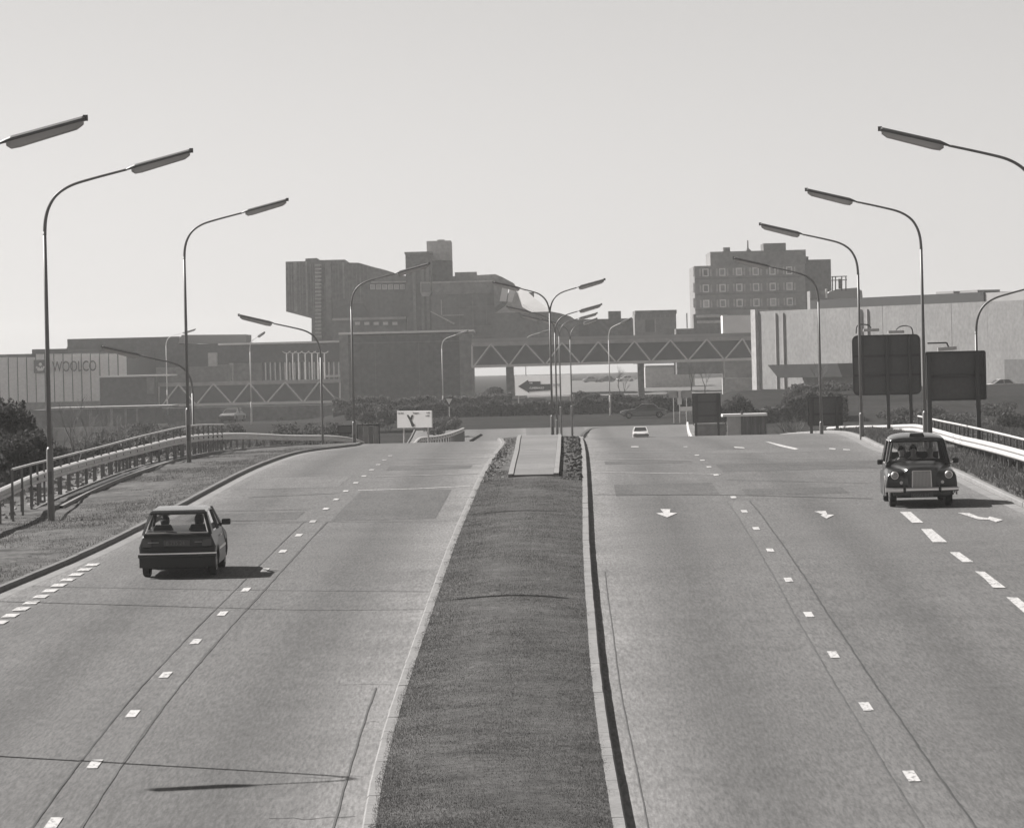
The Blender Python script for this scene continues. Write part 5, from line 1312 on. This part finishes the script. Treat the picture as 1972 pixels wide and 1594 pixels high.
def clumps(centres, radii):
    centres = np.array(centres); radii = np.array(radii)
    w = radii.prod(1)**.66; w /= w.sum()
    def fn(n):
        i = RNG.choice(len(centres), n, p=w); d = RNG.normal(size=(n, 3)); d /= np.linalg.norm(d, axis=1)[:, None]
        return centres[i]+d*radii[i]*RNG.uniform(.55, 1.05, (n, 1))
    return fn
L_dark = leaf_mat('dark_leaf', .065, .5); L_mid = leaf_mat('mid_leaf', .085, .5); L_pale = leaf_mat('pale_leaf', .10, .5); M_bark = mat('bark', .10, .9, .3, 30); M_twig = mat('pale_twig', .14, .9, .3, 30)
def branches(mb, p, d, L, r, depth, spread=.6, tips=None):
    q = p+d*L; mb.tube([p, (p+q)/2+Vector((random.uniform(-1, 1), random.uniform(-1, 1), 0))*L*.05, q], [r, r*.85, r*.65], 5 if depth > 1 else 3, False)
    if depth == 0:
        if tips is not None: tips.append(q)
        return
    for k in range(random.choice((2, 3, 3))):
        nd = (d+Vector((random.uniform(-1, 1), random.uniform(-1, 1), random.uniform(-.2, .7)))*spread).normalized()
        branches(mb, q if k else p.lerp(q, .7), nd, L*random.uniform(.6, .8), r*.6, depth-1, spread, tips)
def tree(label, p, h, w, m, n=2600, size=.14, conifer=False, group=None, trunk=.12, depth=3):
    R = thing('tree', label, 'tree', p, group); mb = MB()
    if conifer:
        mb.tube([(0, 0, -1), (0, 0, h*.6), (0, 0, h)], [trunk, trunk*.6, .02], 7); part('trunk', mb, M_bark, R)
        cs, rs = [], []
        for k in range(11):
            t = k/10; z = h*(.18+.8*t); rr = w*(1-t)**.8+.12
            for q in range(max(3, int(7*(1-t)))):
                a = random.uniform(0, 2*PI); cs.append((math.cos(a)*rr*.55, math.sin(a)*rr*.55, z-rr*.1)); rs.append((rr*.5, rr*.5, h*.035+.05))
        v, f = leaves(n, clumps(cs, rs), size)
    else:
        tips = []; branches(mb, Vector((0, 0, -1)), Vector((0, 0, 1)), h*.36+.6, trunk, depth, .65, tips); part('trunk', mb, M_bark, R)
        cs = [tuple(t) for t in tips]+[(random.uniform(-w, w)*.7, random.uniform(-w, w)*.7, random.uniform(h*.35, h*.85)) for _ in range(7)]
        rs = [(random.uniform(.2, .4)*w,)*2+(random.uniform(.12, .26)*w,) for _ in cs]
        v, f = leaves(n, clumps(cs, rs), size)
    part('crown', np_mesh('crown', v, f, m), None, R); return R
def bare_tree(label, p, h, group=None, depth=5, m=None, r=.05, cat='tree'):
    R = thing('bare_'+('tree' if cat == 'tree' else 'shrub'), label, cat, p, group); mb = MB(); tips = []
    if cat == 'shrub':
        for k in range(9): branches(mb, Vector((random.uniform(-.3, .3), random.uniform(-.3, .3), -.3)), Vector((random.uniform(-.6, .6), random.uniform(-.6, .6), 1)).normalized(), h*.42, r*.7, 3, .45)
        part('stems', mb, m or M_twig, R)
    else:
        branches(mb, Vector((0, 0, -1)), Vector((0, 0, 1)), h*.3+.8, r, depth, .6); part('trunk', mb, m or M_twig, R)
    return R
def shrub(label, p, h, w, m, n=900, size=.12, group=None):
    R = thing('shrub', label, 'shrub', p, group); mb = MB()
    for k in range(4): branches(mb, Vector((0, 0, -.4)), Vector((random.uniform(-.7, .7), random.uniform(-.7, .7), 1)).normalized(), h*.5, .03, 2, .5)
    part('stems', mb, M_bark, R)
    cs = [(random.uniform(-w, w)*.6, random.uniform(-w, w)*.6, random.uniform(.3, .85)*h) for _ in range(9)]; rs = [(w*random.uniform(.3, .5),)*2+(h*random.uniform(.12, .22),) for _ in cs]
    v, f = leaves(n, clumps(cs, rs), size); part('foliage', np_mesh('foliage', v, f, m), None, R); return R
def T_at(px, py_top, Y): 
    t = P(px, py_top, Y); z = terrain(t.x, Y); return Vector((t.x, Y, z)), t.z-z
TG = 'trees below the left embankment'
for px, pt, Y, w, kind, lab in ((42, 776, 168, 1.25, 'c', 'dark pointed conifer at the left edge beside the nearest full lamp post'), (-40, 800, 160, 2.2, 'd', 'dark bushy tree cut by the left edge of the picture'), (15, 848, 150, 1.6, 'd', 'low dark bushy tree in front of the pointed conifer'),
                               (78, 838, 172, 1.6, 'd', 'dark bushy tree behind the nearest full lamp post'), (-110, 790, 175, 2.6, 'd', 'tall bushy tree just beyond the left edge')):
    p, h = T_at(px, pt, Y); tree(lab, p, h, w, L_dark, 7500, .08, kind == 'c', TG)
for px, pt, Y, lab in ((142, 808, 176, 'bare branching tree between the nearest full lamp post and the railing'), (118, 822, 190, 'thin bare tree close behind the nearest full lamp post'), (190, 835, 205, 'small bare tree above the pale railing'), (225, 838, 215, 'small twiggy bare tree right of the other bare trees at left')):
    p, h = T_at(px, pt, Y); bare_tree(lab, p, h, TG, 5)
for px, pt, Y, m, lab in ((170, 852, 182, L_mid, 'greyish round shrub under the bare trees at left'), (250, 830, 230, L_mid, 'low shrub above the pale railing left of the second lamp post'), (300, 826, 250, L_mid, 'low shrub just left of the second lamp post'), (400, 820, 280, L_mid, 'low shrub right of the second lamp post behind the barrier'), (510, 815, 300, L_mid, 'low shrub behind the middle of the left barrier'), (575, 812, 320, L_dark, 'dark shrub behind the left barrier near the slip road lamp'), (640, 812, 340, L_mid, 'shrub behind the right end of the left barrier')):
    p, h = T_at(px, pt, Y); shrub(lab, p, max(h, 1.0), 1.8, m, 1600, .13, 'shrubs behind the left barrier')
def hedge(name, label, x0, x1, Y, depth, ztop, n, size, m, zbase=None):
    """long clipped mass with an uneven top"""
    R = thing(name, label, 'hedge', ((x0+x1)/2, Y, terrain((x0+x1)/2, Y)))
    kx = np.linspace(x0-1, x1+1, max(6, int((x1-x0)/1.1))); kv = RNG.uniform(.5, 1.02, len(kx))
    hb_ = lambda x: np.interp(x, kx, kv)+.08*np.sin(np.asarray(x)*5.3)*np.sin(np.asarray(x)*1.9)
    def fn(n):
        x = RNG.uniform(x0, x1, n); t = RNG.uniform(0, 1, n); bumps = hb_(x)
        zb = np.array([terrain(a, Y) for a in x[:1]])[0]
        H = (ztop-zb)*bumps; k = RNG.uniform(0, 1, n); front = k < .6
        z = np.where(front, RNG.uniform(0, 1, n)*H, H*(1-.12*RNG.uniform(0, 1, n)))
        y = np.where(front, Y-.12*RNG.normal(size=n)+(z/np.maximum(H, .1))**2*.6+.35*np.sin(x*1.7), Y+t*depth)
        return np.stack([x, y, z+zb], 1)
    v, f = leaves(n, fn, size); part('foliage', np_mesh('foliage', v-np.array(R.location), f, m), None, R, kind='stuff')
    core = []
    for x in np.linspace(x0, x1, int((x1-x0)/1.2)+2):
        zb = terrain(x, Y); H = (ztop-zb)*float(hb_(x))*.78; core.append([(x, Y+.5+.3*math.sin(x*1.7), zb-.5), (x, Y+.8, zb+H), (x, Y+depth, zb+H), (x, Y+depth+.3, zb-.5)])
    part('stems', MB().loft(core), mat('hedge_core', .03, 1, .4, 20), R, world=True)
    return R
a, b = P(665, 770, 480), P(1330, 770, 480)
hedge('hedge', 'long dark clipped hedge across the roundabout below the billboard', a.x, b.x, 480, 5, P(1000, 769, 480).z, 26000, .2, L_dark)
a, b = P(640, 766, 540), P(985, 766, 540)
hedge('hedge', 'ragged paler hedge at the foot of the dark brick block', a.x, b.x, 540, 4, P(830, 758, 540).z, 12000, .2, L_pale)
a, b = P(1388, 770, 400), P(1640, 770, 400)
hedge('hedge', 'dark thick hedge behind the concrete shelter', a.x, b.x, 405, 7, P(1500, 756, 405).z, 15000, .2, L_dark)
a, b = P(1105, 770, 505), P(1330, 770, 505)
hedge('hedge', 'taller ragged hedge under the bright gap of the footbridge', a.x, b.x, 505, 3, P(1230, 754, 505).z, 9000, .2, L_mid)
for px, pt, Y, m, w, lab in ((1545, 740, 430, L_mid, 2.2, 'round shrub before the pale shed left of the small dark sign'), (1600, 733, 440, L_mid, 2.4, 'tall shrub before the pale shed above the small dark sign'), (1640, 742, 450, L_mid, 2.0, 'shrub before the pale shed half behind the rounded sign'), (1725, 785, 400, L_mid, 2.2, 'low shrub seen between the posts of the rounded sign'), (1830, 790, 380, L_mid, 2.6, 'low shrub below the wide dark sign'), (1930, 775, 400, L_mid, 2.6, 'low shrub right of the wide dark sign'),
                             (948, 742, 560, L_dark, 1.2, 'dark pointed shrub left of the billboard pier'), (960, 748, 555, L_dark, 1.0, 'small dark shrub touching the billboard pier'), (700, 775, 440, L_mid, 1.6, 'shrub behind the framed hoarding'), (745, 782, 430, L_mid, 1.3, 'low shrub left of the white junction sign'), (850, 795, 410, L_mid, 2.0, 'low shrub right of the white junction sign')):
    p, h = T_at(px, pt, Y); shrub(lab, p, max(h, .8), w, m, 1700, .15, 'shrubs round the junction')
# rough scrub on the slopes, each bush its own
sp = []
for k in range(26):
    px = random.uniform(-60, 640); Y = random.uniform(190, 420) if px < 420 else random.uniform(300, 430); sp.append((px, random.uniform(808, 826)+max(0, (250-px))*.05, Y))
for k in range(12): sp.append((random.uniform(1650, 2040), random.uniform(780, 800), random.uniform(300, 440)))
words_l = ['low', 'small', 'rounded', 'ragged', 'squat', 'spreading']
sp.sort(); nL = nR = 0
ORD = ['first', 'second', 'third', 'fourth', 'fifth', 'sixth', 'seventh', 'eighth', 'ninth', 'tenth', 'eleventh', 'twelfth', 'thirteenth', 'fourteenth', 'fifteenth', 'sixteenth', 'seventeenth', 'eighteenth', 'nineteenth', 'twentieth']+['twenty-'+w for w in ('first', 'second', 'third', 'fourth', 'fifth', 'sixth')]
for i, (px, pt, Y) in enumerate(sp):
    p, h = T_at(px, pt, Y)
    if h < .5: continue
    if px < 700: nL += 1
    else: nR += 1
    shrub('dark scrub bush, %s from the left on the slope behind the left barrier' % ORD[nL-1] if px < 700 else 'dark scrub bush, %s from the left on the bank behind the right barrier' % ORD[nR-1], p, min(h, 4), random.uniform(1.4, 2.6), (L_mid, L_dark, L_pale)[i % 3], 1500, .15, 'scrub bushes on the left slope' if px < 700 else 'scrub bushes on the right bank')
p, h = T_at(1527, 806, 330); p.z = P(1527, 852, 330).z; bare_tree('bare twiggy shrub right of the concrete shelter', p, P(1527, 800, 330).z-p.z+.2, None, 3, M_bark, .05, 'shrub')
for px, pt, Y, lab in ((1330, 690, 640, 'bare tree under the footbridge right of the pier'), (1356, 694, 650, 'bare tree under the footbridge near the white post'), (1196, 725, 600, 'small bare tree in the bright gap under the footbridge'), (1575, 705, 520, 'thin bare tree against the pale shed left end')):
    p, h = T_at(px, pt, Y); bare_tree(lab, p, h, 'bare trees by the footbridge', 5, M_bark, .09)
def white_blob(): pass

# ---- grass on the median, near part dense
def blades(n, xf0, xf1, y0, y1, zf, hmin, hmax, w, pw=1.6):
    u = RNG.uniform(0, 1, n); Y = y0+(y1-y0)*u**pw; t = RNG.uniform(0, 1, n)
    tab = np.arange(y0, y1+2, 1.0); A = np.interp(Y, tab, [xf0(q) for q in tab]); B = np.interp(Y, tab, [xf1(q) for q in tab])
    X = A+(B-A)*t; Z = np.interp(Y, _ys, _zs)+zf(t, Y); a = RNG.uniform(0, 2*PI, n); h = RNG.uniform(hmin, hmax, n)*(.8+.3*np.sin(X*3.1+Y*.23)*np.sin(Y*.31-X*1.3)); wd = w*RNG.uniform(.6, 1.4, n)
    lx, ly = RNG.normal(size=(2, n))*.5*h
    p0 = np.stack([X-np.cos(a)*wd, Y-np.sin(a)*wd, Z-.01], 1); p1 = np.stack([X+np.cos(a)*wd, Y+np.sin(a)*wd, Z-.01], 1); p2 = np.stack([X+lx, Y+ly, Z+h], 1)
    return np.stack([p0, p1, p2], 1).reshape(-1, 3), np.arange(3*n).reshape(-1, 3)
zmed = lambda t, Y: .125+.10*np.sin(PI*t)+.006*np.sin(Y*.7+t*5)*np.sin(PI*t)
v, f = blades(330000, lambda Y: medL(Y)+.10+.04*math.sin(Y*3.7)*math.sin(Y*1.3), lambda Y: medR(Y)-.10+.03*math.sin(Y*4.1), 44, 146, zmed, .006, .026, .006, 1.9)
me = np_mesh('grass', v, f, M_grass); o = bpy.data.objects.new('grass', me); COL.objects.link(o); o['kind'] = 'stuff'; o['label'] = 'short dark grass of the central reserve'; o['category'] = 'grass'
zvl = lambda t, Y: .09-.29*t
v, f = blades(80000, lambda Y: kerbL(Y)-.2, lambda Y: railLx(Y)-1.5, 84, 200, zvl, .01, .07, .012, 1.0)
me = np_mesh('grass', v, f, translucent(mat('dry_grass', .13, .8, .4, 8), .4)); o = bpy.data.objects.new('grass', me); COL.objects.link(o); o['kind'] = 'stuff'; o['label'] = 'thin dry grass on the left verge'; o['category'] = 'grass'
zvr = lambda t, Y: .13+.19*t
v, f = blades(60000, lambda Y: kerbR(Y)+.2, lambda Y: railRx(Y)+4.0, 100, 230, zvr, .04, .20, .016, 1.0)
me = np_mesh('grass', v, f, translucent(mat('tussock', .085, .8, .5, 8), .4)); o = bpy.data.objects.new('grass', me); COL.objects.link(o); o['kind'] = 'stuff'; o['label'] = 'rough grass on the right verge'; o['category'] = 'grass'
def stones(n, xf0, xf1, y0, y1, dz, s0, s1):
    mb = MB(); 
    for _ in range(n):
        Y = random.uniform(y0, y1); t = random.random(); X = xf0(Y)+(xf1(Y)-xf0(Y))*t; s = random.uniform(s0, s1)
        ring = [(X+s*math.cos(a)*random.uniform(.7, 1.2), Y+s*math.sin(a)*random.uniform(.7, 1.2), zr(Y)+dz) for a in np.linspace(0, 2*PI, 6)[:-1]]
        mb.loft([ring, [(X+(x-X)*.6, Y+(y-Y)*.6, z+s*random.uniform(.5, 1.1)) for x, y, z in ring]])
    return mb
o = struct('rubble', stones(900, lambda Y: medL(Y)+.2, lambda Y: slX0(Y)-.03, yF-2, 214, .13, .02, .08), M_stone, kind='stuff'); o['label'] = 'broken stones left of the paved strip'; o['category'] = 'rubble'
o = struct('rubble', stones(600, lambda Y: slX1(Y)+.03, lambda Y: medR(Y)-.2, yF-2, 214, .13, .02, .10), mat('dark_stones', .08, .9, .6, 30), kind='stuff'); o['label'] = 'dark broken stones right of the paved strip'; o['category'] = 'rubble'
o = struct('rubble', stones(420, lambda Y: railLx(Y)-1.4, lambda Y: edgL(Y)-.9, 122, 235, -.12, .05, .15), M_stone, kind='stuff'); o['label'] = 'stones and weeds below the left barrier'; o['category'] = 'rubble'

# ================================================================== HAZE
HAZE = 0.00019
if HAZE:
    hz = MB().box(-1800, 1800, -60, 2300, -12, 31)
    o = bpy.data.objects.new('haze', hz.mesh('haze', None)); COL.objects.link(o); o['kind'] = 'stuff'
    m = bpy.data.materials.new('haze_air'); m.use_nodes = True; n = m.node_tree; n.nodes.clear()
    ou = n.nodes.new('ShaderNodeOutputMaterial'); pv = n.nodes.new('ShaderNodeVolumePrincipled')
    pv.inputs['Color'].default_value = (1, .99, .975, 1); pv.inputs['Density'].default_value = HAZE; pv.inputs['Anisotropy'].default_value = .3
    n.links.new(pv.outputs[0], ou.inputs['Volume']); o.data.materials.append(m)
